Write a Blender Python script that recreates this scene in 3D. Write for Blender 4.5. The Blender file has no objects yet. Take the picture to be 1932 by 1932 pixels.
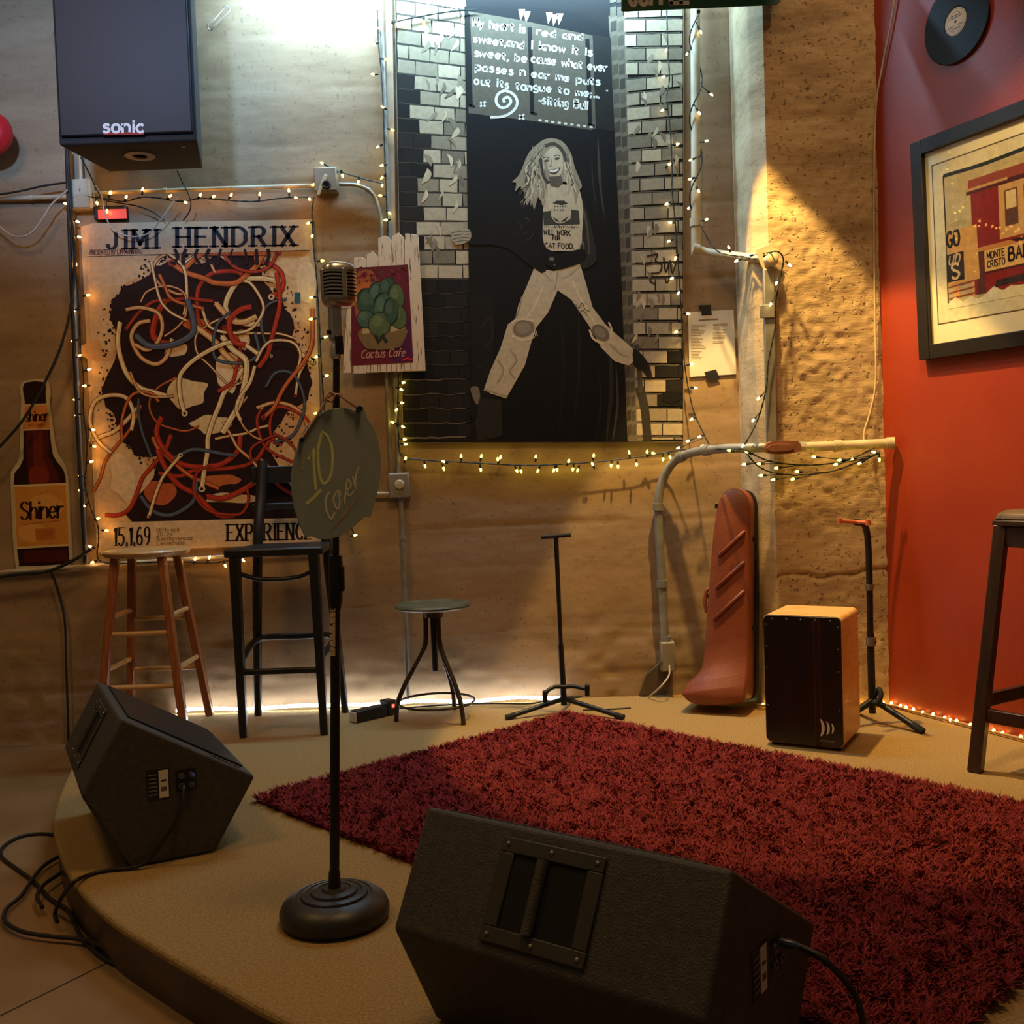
import bpy, math, random
import numpy as np
from mathutils import Vector, Matrix
from mathutils.geometry import tessellate_polygon

random.seed(7)
rng = np.random.default_rng(7)
scene = bpy.context.scene
COL = scene.collection
PI = math.pi

# ------------------------------------------------------------------ camera
FOC = 1950.0                         # focal length in pixels of the 1932 x 1932 frame
CAM = np.array([0.0, 0.0, 1.04])     # seated eye height above the stage carpet
PITCH, ROLL = math.radians(2.14), -0.035
cam_d = bpy.data.cameras.new('camera')
cam_d.sensor_width = 36.0
cam_d.lens = FOC / 1932.0 * 36.0
cam_d.clip_start = 0.05
cam = bpy.data.objects.new('camera', cam_d)
COL.objects.link(cam)
CAM_R = Matrix.Rotation(PI / 2 - PITCH, 3, 'X') @ Matrix.Rotation(ROLL, 3, 'Z')
cam.matrix_world = Matrix.Translation(Vector(CAM)) @ CAM_R.to_4x4()
scene.camera = cam
RM = np.array(CAM_R)

# ------------------------------------------------------------------ world, exposure, room lamps
scene.view_settings.view_transform = 'Standard'
scene.view_settings.look = 'None'
scene.view_settings.gamma = 1.0
scene.view_settings.use_curve_mapping = False
scene.view_settings.exposure = 0.1
scene.cycles.max_bounces = 8
scene.cycles.diffuse_bounces = 3
scene.cycles.glossy_bounces = 3
wd = bpy.data.worlds.new('world'); scene.world = wd; wd.use_nodes = True
wd.node_tree.nodes['Background'].inputs[0].default_value = (1.0, 0.74, 0.44, 1)
wd.node_tree.nodes['Background'].inputs[1].default_value = 0.06


def lamp(name, kind, loc, target, color, power, size=0.1, angle=60, blend=0.3):
    d = bpy.data.lights.new(name, kind)
    d.color = color; d.energy = power
    if kind == 'SPOT':
        d.spot_size = math.radians(angle); d.spot_blend = blend; d.shadow_soft_size = size
    elif kind == 'POINT':
        d.shadow_soft_size = size
    elif kind == 'AREA':
        d.shape = 'RECTANGLE'; d.size = size[0]; d.size_y = size[1]
    o = bpy.data.objects.new(name, d); COL.objects.link(o)
    o.location = loc
    if target is not None:
        o.rotation_euler = (Vector(target) - Vector(loc)).to_track_quat('-Z', 'Y').to_euler()
    return o


AMBER, LIME, WARMW, ROPE, LEDS = 26, 13, 11, 14, 22     # brightness of the small lamps
WARM = (1.0, 0.59, 0.24)
# ceiling lamps of the room, above the audience and the stage front
lamp('room_lamp', 'SPOT', (-2.1, 2.3, 3.7), (-1.2, 3.9, 0.4), WARM, 72, 0.30, 120, 0.8)
lamp('room_lamp', 'SPOT', (0.15, 1.95, 3.7), (0.2, 3.0, 0.2), WARM, 98, 0.30, 120, 0.8)
# track spot close to the wall over the hand drum
lamp('track_spot', 'SPOT', (0.85, 4.02, 2.92), (1.16, 3.98, 0.0), (1.0, 0.64, 0.20), 285, 0.03, 58, 0.12)
# track spot that washes the top of the pillar and the red wall
lamp('track_spot', 'SPOT', (1.45, 3.45, 3.75), (1.68, 4.22, 2.75), (1.0, 0.66, 0.34), 28, 0.04, 56, 0.3)
# track spot over the red wall's picture
lamp('track_spot', 'SPOT', (1.05, 2.75, 3.1), (1.90, 3.55, 1.55), (1.0, 0.70, 0.30), 84, 0.04, 54, 0.5)
# cool LED bar just under the ceiling, washing the top of the wall
lamp('led_bar', 'AREA', (-0.15, 4.46, 3.36), (-0.15, 4.70, 3.08), (0.42, 0.72, 1.0), 66, (1.85, 0.08))
lamp('blue_haze_fill', 'SPOT', (-1.35, 1.4, 3.3), (-1.62, 4.3, 3.05), (0.28, 0.52, 1.0), 420, 0.12, 40, 0.9)  # added cool fill spot, imitates the blue lens haze over loudspeaker and wall


# ------------------------------------------------------------------ geometry helpers
def ray(u, v):
    return RM @ np.array([(u - 966) / FOC, (966 - v) / FOC, -1.0])


WALL = 4.70


def oy(u, v, Y=WALL):                 # photo point -> point on the upright plane y = Y
    d = ray(u, v); return CAM + d * (Y / d[1])


def oz(u, v, Z=0.0):                  # photo point -> point on the level plane z = Z
    d = ray(u, v); return CAM + d * ((Z - CAM[2]) / d[2])


def opl(u, v, p0, n):                 # photo point -> point on any plane
    d = ray(u, v); n = np.asarray(n, float)
    return CAM + d * (((np.asarray(p0) - CAM) @ n) / (d @ n))


def V(*a): return np.array(a, float)


def unit(v):
    v = np.asarray(v, float); return v / max(1e-9, np.linalg.norm(v))


def spline(pts, n=8, closed=False):
    P = [np.asarray(p, float) for p in pts]
    if len(P) < 3: return P
    out = []
    m = len(P)
    for i in range(m if closed else m - 1):
        p1, p2 = P[i], P[(i + 1) % m]
        p0 = P[i - 1] if (closed or i > 0) else 2 * p1 - p2
        p3 = P[(i + 2) % m] if (closed or i + 2 < m) else 2 * p2 - p1
        for k in range(n):
            t = k / n
            out.append(.5 * (2 * p1 + (p2 - p0) * t + (2 * p0 - 5 * p1 + 4 * p2 - p3) * t * t + (3 * p1 - p0 - 3 * p2 + p3) * t ** 3))
    if not closed: out.append(P[-1])
    return out


ORG = {}


def put(o, parent, org):
    COL.objects.link(o)
    if parent is not None:
        o.parent = parent
        ORG[o.name] = ORG[parent.name]
    else:
        o.location = org; ORG[o.name] = np.asarray(org, float)
    return o


def tag(o, label=None, cat=None, group=None, kind=None):
    if label: o['label'] = label
    if cat: o['category'] = cat
    if group: o['group'] = group
    if kind: o['kind'] = kind
    return o


def thing(name, org, label, cat, group=None):
    o = bpy.data.objects.new(name, None); o.empty_display_size = 0.05
    put(o, None, org)
    return tag(o, label, cat, group)


class MB:
    def __init__(s): s.v = []; s.f = []

    def add(s, vs, fs):
        b = len(s.v); s.v += [tuple(map(float, p)) for p in vs]; s.f += [tuple(i + b for i in f) for f in fs]; return s

    def hexa(s, c):      # 8 corners: bottom 0-3, top 4-7
        return s.add(c, [(0, 3, 2, 1), (4, 5, 6, 7), (0, 1, 5, 4), (1, 2, 6, 5), (2, 3, 7, 6), (3, 0, 4, 7)])

    def box(s, x0, x1, y0, y1, z0, z1, T=None):
        c = [(x0, y0, z0), (x1, y0, z0), (x1, y1, z0), (x0, y1, z0), (x0, y0, z1), (x1, y0, z1), (x1, y1, z1), (x0, y1, z1)]
        if T: c = [T(*p) for p in c]
        return s.hexa(c)

    def bar(s, p, q, w, d, up=(0, 1, 0), w2=None, d2=None):
        p, q = np.asarray(p, float), np.asarray(q, float); a = unit(q - p)
        x = unit(np.cross(a, up)); y = np.cross(x, a)
        w2 = w if w2 is None else w2; d2 = d if d2 is None else d2
        c = []
        for (o, ww, dd) in ((p, w, d), (q, w2, d2)):
            for sx, sy in ((-1, -1), (1, -1), (1, 1), (-1, 1)):
                c.append(o + x * sx * ww / 2 + y * sy * dd / 2)
        return s.add(c, [(0, 1, 2, 3), (7, 6, 5, 4), (0, 4, 5, 1), (1, 5, 6, 2), (2, 6, 7, 3), (3, 7, 4, 0)])

    def tube(s, pts, r, n=8, cap=True, rads=None):
        P = [np.asarray(p, float) for p in pts]; m = len(P)
        t0 = unit(P[1] - P[0]); up = V(0, 0, 1) if abs(t0[2]) < .9 else V(1, 0, 0)
        x = unit(np.cross(t0, up)); b = len(s.v)
        for i in range(m):
            t = unit(P[min(i + 1, m - 1)] - P[max(i - 1, 0)])
            x = unit(x - t * (x @ t)); y = np.cross(t, x)
            rr = r if rads is None else rads[i]
            for k in range(n):
                a = 2 * PI * k / n; s.v.append(tuple(P[i] + (x * math.cos(a) + y * math.sin(a)) * rr))
        for i in range(m - 1):
            for k in range(n):
                a, c = b + i * n + k, b + i * n + (k + 1) % n
                s.f.append((a, c, c + n, a + n))
        if cap:
            s.f.append(tuple(b + k for k in range(n))[::-1]); s.f.append(tuple(b + (m - 1) * n + k for k in range(n)))
        return s

    def cyl(s, p, q, r, r2=None, n=14):
        return s.tube([p, q], r, n, True, [r, r if r2 is None else r2])

    def lathe(s, prof, o=(0, 0, 0), n=32, ax=(0, 0, 1)):
        ax = unit(ax); up = V(0, 0, 1) if abs(ax[2]) < .9 else V(1, 0, 0)
        x = unit(np.cross(up, ax)); y = np.cross(ax, x); o = np.asarray(o, float); b = len(s.v); m = len(prof)
        for (r, z) in prof:
            for k in range(n):
                a = 2 * PI * k / n; s.v.append(tuple(o + (x * math.cos(a) + y * math.sin(a)) * max(r, 1e-5) + ax * z))
        for i in range(m - 1):
            for k in range(n):
                a, c = b + i * n + k, b + i * n + (k + 1) % n
                s.f.append((a, c, c + n, a + n))
        s.f.append(tuple(b + k for k in range(n))[::-1]); s.f.append(tuple(b + (m - 1) * n + k for k in range(n)))
        return s

    def slab(s, pts, nrm, th):        # outline (3D points) given thickness along nrm
        nrm = unit(nrm) * th; m = len(pts); P = [np.asarray(p, float) for p in pts]
        b = len(s.v)
        s.v += [tuple(p) for p in P] + [tuple(p + nrm) for p in P]
        tri = tessellate_polygon([[Vector(p) for p in P]])
        for t in tri:
            s.f.append(tuple(b + i for i in t)); s.f.append(tuple(b + m + i for i in t)[::-1])
        for i in range(m):
            j = (i + 1) % m; s.f.append((b + i, b + j, b + m + j, b + m + i))
        return s

    def build(s, name, mat, parent=None, org=(0, 0, 0), smooth=0, bevel=0, seg=2, fix=True):
        o0 = ORG[parent.name] if parent is not None else np.asarray(org, float)
        me = bpy.data.meshes.new(name)
        me.from_pydata([tuple(np.asarray(p) - o0) for p in s.v], [], s.f)
        if fix:
            import bmesh
            bm = bmesh.new(); bm.from_mesh(me); bmesh.ops.recalc_face_normals(bm, faces=bm.faces); bm.to_mesh(me); bm.free()
        me.materials.append(mat)
        if smooth:
            me.polygons.foreach_set('use_smooth', [True] * len(me.polygons)); me.set_sharp_from_angle(angle=math.radians(smooth))
        me.update()
        o = bpy.data.objects.new(name, me); put(o, parent, org)
        if bevel:
            md = o.modifiers.new('bevel', 'BEVEL'); md.width = bevel; md.segments = seg; md.limit_method = 'ANGLE'; md.angle_limit = math.radians(40)
            me.polygons.foreach_set('use_smooth', [True] * len(me.polygons)); me.set_sharp_from_angle(angle=math.radians(50))
        return o


# ------------------------------------------------------------------ materials
def lin(c):
    c = c / 255.0
    return c / 12.92 if c <= .04045 else ((c + .055) / 1.055) ** 2.4


def rgb(r, g=None, b=None):
    if g is None: g = b = r
    return (lin(r), lin(g), lin(b), 1.0)


MATS = {}


def mat(name, c1, c2=None, scale=6.0, rough=0.6, metal=0.0, bump=0.0, bscale=40.0, emit=None, strength=0.0, stretch=None, coat=0.0, spec=0.5, detail=5, lo=.35, hi=.65, rvar=0.0):
    if name in MATS: return MATS[name]
    m = bpy.data.materials.new(name); m.use_nodes = True; MATS[name] = m
    nt = m.node_tree; N = nt.nodes; L = nt.links; bs = N['Principled BSDF']
    bs.inputs['Roughness'].default_value = rough; bs.inputs['Metallic'].default_value = metal
    bs.inputs['Specular IOR Level'].default_value = spec
    if coat: bs.inputs['Coat Weight'].default_value = coat; bs.inputs['Coat Roughness'].default_value = .15
    tc = N.new('ShaderNodeTexCoord'); mp = N.new('ShaderNodeMapping'); L.new(tc.outputs['Object'], mp.inputs[0])
    if stretch: mp.inputs['Scale'].default_value = stretch
    if c2 is None: c2 = tuple(x * .82 for x in c1[:3]) + (1,)
    nz = N.new('ShaderNodeTexNoise'); nz.inputs['Scale'].default_value = scale; nz.inputs['Detail'].default_value = detail
    L.new(mp.outputs[0], nz.inputs['Vector'])
    rp = N.new('ShaderNodeValToRGB'); rp.color_ramp.elements[0].position = lo; rp.color_ramp.elements[1].position = hi
    rp.color_ramp.elements[0].color = c1; rp.color_ramp.elements[1].color = c2
    L.new(nz.outputs[0], rp.inputs[0]); L.new(rp.outputs[0], bs.inputs['Base Color'])
    if rvar:
        mr = N.new('ShaderNodeMapRange'); mr.inputs[3].default_value = rough - rvar; mr.inputs[4].default_value = rough + rvar
        L.new(nz.outputs[0], mr.inputs[0]); L.new(mr.outputs[0], bs.inputs['Roughness'])
    if bump:
        n2 = N.new('ShaderNodeTexNoise'); n2.inputs['Scale'].default_value = bscale; n2.inputs['Detail'].default_value = 4
        L.new(mp.outputs[0], n2.inputs['Vector'])
        bp = N.new('ShaderNodeBump'); bp.inputs['Strength'].default_value = bump; bp.inputs['Distance'].default_value = .01
        L.new(n2.outputs[0], bp.inputs['Height']); L.new(bp.outputs[0], bs.inputs['Normal'])
    if emit:
        bs.inputs['Emission Color'].default_value = emit; bs.inputs['Emission Strength'].default_value = strength
    return m


def print_mat(name, rough=.55, grain=.12):
    if name in MATS: return MATS[name]
    m = bpy.data.materials.new(name); m.use_nodes = True; MATS[name] = m
    N = m.node_tree.nodes; L = m.node_tree.links; bs = N['Principled BSDF']; bs.inputs['Roughness'].default_value = rough; bs.inputs['Specular IOR Level'].default_value = .2
    at = N.new('ShaderNodeAttribute'); at.attribute_name = 'ink'
    nz = N.new('ShaderNodeTexNoise'); nz.inputs['Scale'].default_value = 45; nz.inputs['Detail'].default_value = 6
    tc = N.new('ShaderNodeTexCoord'); L.new(tc.outputs['Object'], nz.inputs['Vector'])
    mr = N.new('ShaderNodeMapRange'); mr.inputs[1].default_value = .3; mr.inputs[2].default_value = .7
    mr.inputs[3].default_value = 1 - grain; mr.inputs[4].default_value = 1 + grain
    mx = N.new('ShaderNodeMix'); mx.data_type = 'RGBA'; mx.blend_type = 'MULTIPLY'; mx.inputs[0].default_value = 1
    L.new(nz.outputs[0], mr.inputs[0]); L.new(at.outputs['Color'], mx.inputs[6]); L.new(mr.outputs[0], mx.inputs[7])
    L.new(mx.outputs[2], bs.inputs['Base Color'])
    return m


# ------------------------------------------------------------------ stroke lettering
G = {
 'A': '0,0 3,9 6,0;1.2,3.4 4.8,3.4', 'B': '0,0 0,9;~0,9 3.6,9 5,7 3.6,4.9 0,4.9;~0,4.9 4.2,4.9 5.8,2.5 4.2,0 0,0',
 'C': '~5.6,7.3 4,9 1.5,8.2 .2,4.5 1.5,.8 4,0 5.6,1.7', 'D': '0,0 0,9;~0,9 3,9 5.6,7 5.8,4.5 5.6,2 3,0 0,0',
 'E': '0,0 0,9;0,9 5,9;0,4.7 4,4.7;0,0 5,0', 'F': '0,0 0,9;0,9 5,9;0,4.7 4,4.7', 'G': '~5.6,7.3 4,9 1.5,8.2 .2,4.5 1.5,.8 4,0 5.6,1.6 5.6,4;3.4,4 5.8,4',
 'H': '0,0 0,9;5.6,0 5.6,9;0,4.7 5.6,4.7', 'I': '1,0 1,9', 'J': '~4,9 4,2.5 3,.4 1.5,0 .2,1.2 .2,2.4', 'K': '0,0 0,9;5.4,9 0,3.8;1.6,5.2 5.6,0',
 'L': '0,0 0,9;0,0 5,0', 'M': '0,0 0,9;0,9 3.2,2;3.2,2 6.4,9;6.4,9 6.4,0', 'N': '0,0 0,9;0,9 5.6,0;5.6,0 5.6,9', 'O': '~3,9 .8,8 0,4.5 .8,1 3,0 5.2,1 6,4.5 5.2,8 3,9',
 'P': '0,0 0,9;~0,9 3.8,9 5.4,6.8 3.8,4.3 0,4.3', 'R': '0,0 0,9;~0,9 3.8,9 5.4,6.9 3.8,4.6 0,4.6;2.6,4.6 5.8,0', 'S': '~5.2,7.6 3.4,9 1.2,8.6 .4,6.8 2,5.1 4.2,4 5.4,2.3 4,.3 1.8,.1 .2,1.6',
 'T': '3,0 3,9;0,9 6,9', 'U': '~0,9 0,3 1,.6 3,0 5,.6 5.8,3 5.8,9', 'V': '0,9 3,0 6,9', 'W': '0,9 1.8,0 3.5,6.5 5.2,0 7,9', 'X': '0,0 5.8,9;0,9 5.8,0', 'Y': '0,9 3,4.6 6,9;3,4.6 3,0', 'Z': '0,9 5.6,9 0,0 5.6,0',
 'a': '~4.4,4.6 2.8,6 .8,5 0,2.8 1,.4 2.8,.4 4.4,2.4;4.4,6 4.4,0', 'b': '0,9 0,0;~0,3.6 1.6,6 3.8,5.2 4.4,2.8 3.4,.3 1.4,.1 0,1.6', 'c': '~4,4.8 2.6,6 .8,5 0,3 .9,.6 2.6,0 4.1,1.1',
 'd': '4.4,9 4.4,0;~4.4,4.2 2.8,6 .8,5 0,2.8 1,.4 2.8,.3 4.4,2', 'e': '~.3,3 4.3,3.4 3.6,5.4 2.2,6 .6,4.8 0,2.8 1,.5 2.6,0 4.2,1.2', 'f': '~3.6,8.2 2.6,9 1.6,8 1.4,6 1.4,0;0,5.6 3.2,5.6',
 'g': '~4.2,4.8 2.8,6 .8,5.2 0,3.4 1,1.4 2.8,1.2 4.2,2.8;~4.3,6 4.3,-.6 3.2,-2.8 1.2,-2.8 .2,-1.6', 'h': '0,9 0,0;~0,3.6 1.6,5.8 3.4,5.6 4.2,3.8 4.2,0', 'i': '.6,6 .6,0;.6,8 .6,8.6', 'k': '0,9 0,0;3.8,6 0,2.4;1.2,3.4 4.2,0',
 'l': '.6,9 .6,0', 'm': '0,6 0,0;~0,4 1.2,5.9 2.6,5.6 3,3.8 3,0;~3,4 4.4,5.9 5.6,5.6 6,3.8 6,0', 'n': '0,6 0,0;~0,3.8 1.6,5.9 3.4,5.6 4.2,3.8 4.2,0', 'o': '~2.2,6 .6,5.2 0,3 .6,.7 2.2,0 3.8,.7 4.4,3 3.8,5.2 2.2,6',
 'p': '0,6 0,-3;~0,3.6 1.6,6 3.8,5.2 4.4,3 3.4,.5 1.4,.2 0,1.6', 'r': '0,6 0,0;~0,3.4 1.4,5.6 3,5.9 3.6,5.4', 's': '~3.6,5 2.2,6 .7,5.4 .6,4 2.4,3 3.6,1.8 2.8,.2 1.2,0 0,1.1', 't': '1.6,8.4 1.6,.8 2.4,0 3.6,.5;0,6 3.4,6',
 'u': '~0,6 0,2 .8,.3 2.4,.2 4.2,2.4;4.2,6 4.2,0', 'v': '0,6 2.2,0 4.4,6', 'w': '0,6 1.4,0 3,5 4.6,0 6,6', 'x': '0,0 4.2,6;0,6 4.2,0', 'y': '0,6 2.2,.6;~4.4,6 2.4,.4 1.4,-2.4 .2,-3',
 '0': '~2.6,9 .8,8 0,4.5 .8,1 2.6,0 4.4,1 5.2,4.5 4.4,8 2.6,9', '1': '.2,7.2 2,9 2,0', '2': '~.3,7 1.4,8.8 3.6,8.8 4.6,7 3.6,4.6 0,0;0,0 5,0', '5': '4.8,9 .8,9 .4,5;~.4,5 2.6,5.6 4.6,4.4 4.8,2 3.2,.1 1.2,.1 0,1.4',
 '6': '~4.4,8.4 2.6,9 .8,7 .1,3.6 .8,.8 2.6,0 4.4,1 4.8,2.8 4,4.6 2.4,5 .6,3.8', '9': '~4.6,5.4 3.4,4 1.4,4.2 .2,6 .8,8.2 2.4,9 4.2,8.2 4.8,5.4 4,2 2.2,0', '$': '~5,7.4 3,8.6 .8,7.4 1.4,5.4 4,4 4.8,2 2.8,.4 .4,1.8;2.8,9.6 2.8,-.6',
 '.': '.5,-.3 .5,1.3', ',': '.8,.8 .2,-1.4', ';': '.6,4.4 .6,5;.8,.8 .2,-1.4', '-': '0,3.4 3.4,3.4', '"': '.4,9 .4,7.4;1.8,9 1.8,7.4', "'": '.4,9 .4,7.4', '+': '0,4 4,4;2,2 2,6', '&': '~5,0 1.2,6 1.4,8.2 2.8,9 3.8,7.6 .6,3.4 .2,1.4 1.6,0 3.6,.8 5,3.4',
}


def glyph(c):
    out = []
    for st in G[c].split(';'):
        sm = st.startswith('~'); st = st.lstrip('~')
        P = [np.array([float(q) for q in p.split(',')]) for p in st.split()]
        out.append((spline(P, 5) if sm else P, sm))
    return out, max(p[0] for s, _ in out for p in s)


class Print:
    """Flat printed artwork: coloured shapes laid in layers over a sheet."""
    def __init__(s, mp, step=.00002):
        s.mp = mp; s.v = []; s.f = []; s.c = []; s.h = 0.0004; s.step = step

    def up(s): s.h += s.step; return s

    def raw(s, pts2, faces, col):
        b = len(s.v)
        for p in pts2: s.v.append(s.mp(p[0], p[1], s.h))
        for f in faces: s.f.append(tuple(b + i for i in f)); s.c.append(col)

    def poly(s, pts, col, up=True, smooth=0):
        if up: s.up()
        if smooth: pts = spline(pts, smooth, True)
        tri = tessellate_polygon([[Vector((p[0], p[1], 0)) for p in pts]])
        s.raw(pts, tri, col); return s

    def ell(s, cx, cy, rx, ry, col, up=True, n=20, rot=0.0):
        c, d = math.cos(rot), math.sin(rot); P = []
        for k in range(n):
            a = 2 * PI * k / n; x, y = rx * math.cos(a), ry * math.sin(a); P.append((cx + x * c - y * d, cy + x * d + y * c))
        return s.poly(P, col, up)

    def stroke(s, pts, w, col, up=True, smooth=0, taper=None, asp=None):
        if up: s.up()
        P = spline([np.array(p[:2], float) for p in pts], smooth) if smooth else [np.array(p[:2], float) for p in pts]
        m = len(P); Lf = []; Rt = []
        for i in range(m):
            t = unit(P[min(i + 1, m - 1)] - P[max(i - 1, 0)]); n = np.array([-t[1], t[0]])
            ww = w / 2 if asp is None else w / 2 * (asp + (1 - asp) * abs(n[0]))
            if taper: ww *= taper(i / (m - 1))
            if 0 < i < m - 1:
                a, b = unit(P[i] - P[i - 1]), unit(P[i + 1] - P[i]); ww /= max(.6, math.sqrt(max(0.01, (1 + a @ b) / 2)))
            Lf.append(P[i] + n * ww); Rt.append(P[i] - n * ww)
        s.raw(Lf + Rt, [(i, i + 1, m + i + 1, m + i) for i in range(m - 1)], col); return s

    def text(s, txt, x, y, h, w, col, dx=(1, 0), dy=(0, -1), width=None, space=2.0, serif=False, asp=None, jit=0.0, gap=4.0, r=None):
        """baseline starts at (x, y); h = cap height; w = stroke; width squeezes the line to fit"""
        s.up(); k = h / 9.0; r = r or random.Random(3); pos = 0.0; items = []
        for c in txt:
            if c == ' ': pos += gap; continue
            g, gw = glyph(c); items.append((g, pos)); pos += gw + space
        kx = k if width is None else width / max(.1, pos - space)
        dx = np.array(dx, float); dy = np.array(dy, float); o = np.array([x, y], float)
        for g, p0 in items:
            jx, jy, js = r.uniform(-jit, jit), r.uniform(-jit, jit), 1 + r.uniform(-jit, jit) * .12
            for P, sm in g:
                Q = [o + dx * (p0 + q[0] * js + jx) * kx + dy * (q[1] * js + jy) * k for q in P]
                if len(Q) == 2:
                    e = unit(Q[1] - Q[0]) * w * .3; Q = [Q[0] - e, Q[1] + e]
                s.stroke(Q, w, col, up=False, asp=asp)
                if serif and not sm:
                    for q in (P[0], P[-1]):
                        if q[1] in (0.0, 9.0) and abs(P[0][1] - P[-1][1]) > 3:
                            c0 = o + dx * (p0 + q[0]) * kx + dy * q[1] * k
                            s.stroke([c0 - dx * w * 1.15, c0 + dx * w * 1.15], w * .42, col, up=False)
        s.up(); return s

    def build(s, name, parent, m):
        o0 = ORG[parent.name]; me = bpy.data.meshes.new(name)
        me.from_pydata([tuple(np.asarray(p) - o0) for p in s.v], [], s.f)
        at = me.color_attributes.new('ink', 'FLOAT_COLOR', 'CORNER'); buf = []
        for p in me.polygons: buf += list(s.c[p.index]) * p.loop_total
        at.data.foreach_set('color', buf)
        me.materials.append(m); me.update()
        o = bpy.data.objects.new(name, me); put(o, parent, None); return o


def wallmap(off=0.0, Y=WALL):
    def f(u, v, h):
        p = oy(u, v, Y - off); return (p[0], p[1] - h, p[2])
    return f


def planemap(p0, n):
    n = unit(n)
    def f(u, v, h):
        return tuple(opl(u, v, p0, n) + n * h)
    return f


def vnoise(X, Y, seed=0):             # smooth value noise on arrays
    def hsh(i, j): 
        q = np.sin(i * 127.1 + j * 311.7 + seed * 74.7) * 43758.5453
        return q - np.floor(q)
    xi, yi = np.floor(X), np.floor(Y); fx, fy = X - xi, Y - yi
    fx = fx * fx * (3 - 2 * fx); fy = fy * fy * (3 - 2 * fy)
    return (hsh(xi, yi) * (1 - fx) * (1 - fy) + hsh(xi + 1, yi) * fx * (1 - fy) + hsh(xi, yi + 1) * (1 - fx) * fy + hsh(xi + 1, yi + 1) * fx * fy)


def grid_obj(name, us, vs, fn, m):    # structured surface; fn(U, V) -> x, y, z arrays
    U, Vv = np.meshgrid(us, vs); X, Y, Z = fn(U, Vv); nu, nv = len(us), len(vs)
    co = np.stack([X, Y, Z], -1).reshape(-1, 3)
    idx = np.arange(nu * nv).reshape(nv, nu)
    q = np.stack([idx[:-1, :-1], idx[:-1, 1:], idx[1:, 1:], idx[1:, :-1]], -1).reshape(-1, 4)
    me = bpy.data.meshes.new(name); me.vertices.add(len(co)); me.vertices.foreach_set('co', co.ravel())
    me.loops.add(q.size); me.loops.foreach_set('vertex_index', q.ravel().astype(np.int32))
    me.polygons.add(len(q)); me.polygons.foreach_set('loop_start', np.arange(0, q.size, 4, dtype=np.int32))
    me.polygons.foreach_set('loop_total', np.full(len(q), 4, np.int32)); me.polygons.foreach_set('use_smooth', np.ones(len(q), bool))
    me.update(calc_edges=True); me.materials.append(m)
    o = bpy.data.objects.new(name, me); COL.objects.link(o); ORG[o.name] = V(0, 0, 0); o['kind'] = 'structure'; return o

# ================================================================== SETTING
def concrete_mat(name, c_lo, c_mid, c_hi, pit=.5, bump=.35, dark=None):
    m = bpy.data.materials.new(name); m.use_nodes = True; MATS[name] = m
    N = m.node_tree.nodes; L = m.node_tree.links; bs = N['Principled BSDF']; bs.inputs['Roughness'].default_value = .85
    tc = N.new('ShaderNodeTexCoord'); mp = N.new('ShaderNodeMapping'); mp.inputs['Scale'].default_value = (.45, .45, 2.0)
    L.new(tc.outputs['Object'], mp.inputs[0])
    n1 = N.new('ShaderNodeTexNoise'); n1.inputs['Scale'].default_value = 3.2; n1.inputs['Detail'].default_value = 9; n1.inputs['Roughness'].default_value = .68
    L.new(mp.outputs[0], n1.inputs['Vector'])
    rp = N.new('ShaderNodeValToRGB'); e = rp.color_ramp.elements; e[0].position = .33; e[0].color = c_lo; e[1].position = .68; e[1].color = c_hi
    k = e.new(.5); k.color = c_mid
    L.new(n1.outputs[0], rp.inputs[0])
    vz = N.new('ShaderNodeTexNoise'); vz.inputs['Scale'].default_value = 55; vz.inputs['Detail'].default_value = 3
    L.new(tc.outputs['Object'], vz.inputs['Vector'])
    r2 = N.new('ShaderNodeValToRGB'); r2.color_ramp.elements[0].position = .28; r2.color_ramp.elements[1].position = .40
    r2.color_ramp.elements[0].color = (1 - pit, 1 - pit, 1 - pit, 1); r2.color_ramp.elements[1].color = (1, 1, 1, 1)
    L.new(vz.outputs[0], r2.inputs[0])
    mx = N.new('ShaderNodeMix'); mx.data_type = 'RGBA'; mx.blend_type = 'MULTIPLY'; mx.inputs[0].default_value = 1
    L.new(rp.outputs[0], mx.inputs[6]); L.new(r2.outputs[0], mx.inputs[7]); L.new(mx.outputs[2], bs.inputs['Base Color'])
    b1 = N.new('ShaderNodeBump'); b1.inputs['Strength'].default_value = bump; b1.inputs['Distance'].default_value = .012
    b2 = N.new('ShaderNodeBump'); b2.inputs['Strength'].default_value = bump * .9; b2.inputs['Distance'].default_value = .006
    L.new(n1.outputs[0], b1.inputs['Height']); L.new(r2.outputs[0], b2.inputs['Height']); L.new(b1.outputs[0], b2.inputs['Normal']); L.new(b2.outputs[0], bs.inputs['Normal'])
    return m


m_conc = concrete_mat('board_formed_concrete', rgb(140, 114, 84), rgb(155, 128, 96), rgb(168, 142, 110), bump=.16, pit=.28)
m_pil = concrete_mat('weathered_concrete', rgb(142, 116, 84), rgb(184, 156, 116), rgb(204, 178, 138), pit=.6, bump=.8)
m_red = mat('red_paint', rgb(150, 52, 24), rgb(142, 47, 22), 3, .42, bump=.06, bscale=120)

# board courses of the cast wall
bz = [-.2]; rr = random.Random(4)
while bz[-1] < 4.2: bz.append(bz[-1] + rr.uniform(.14, .26))
boff = [rr.uniform(-.0018, .0018) for _ in bz]


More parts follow.
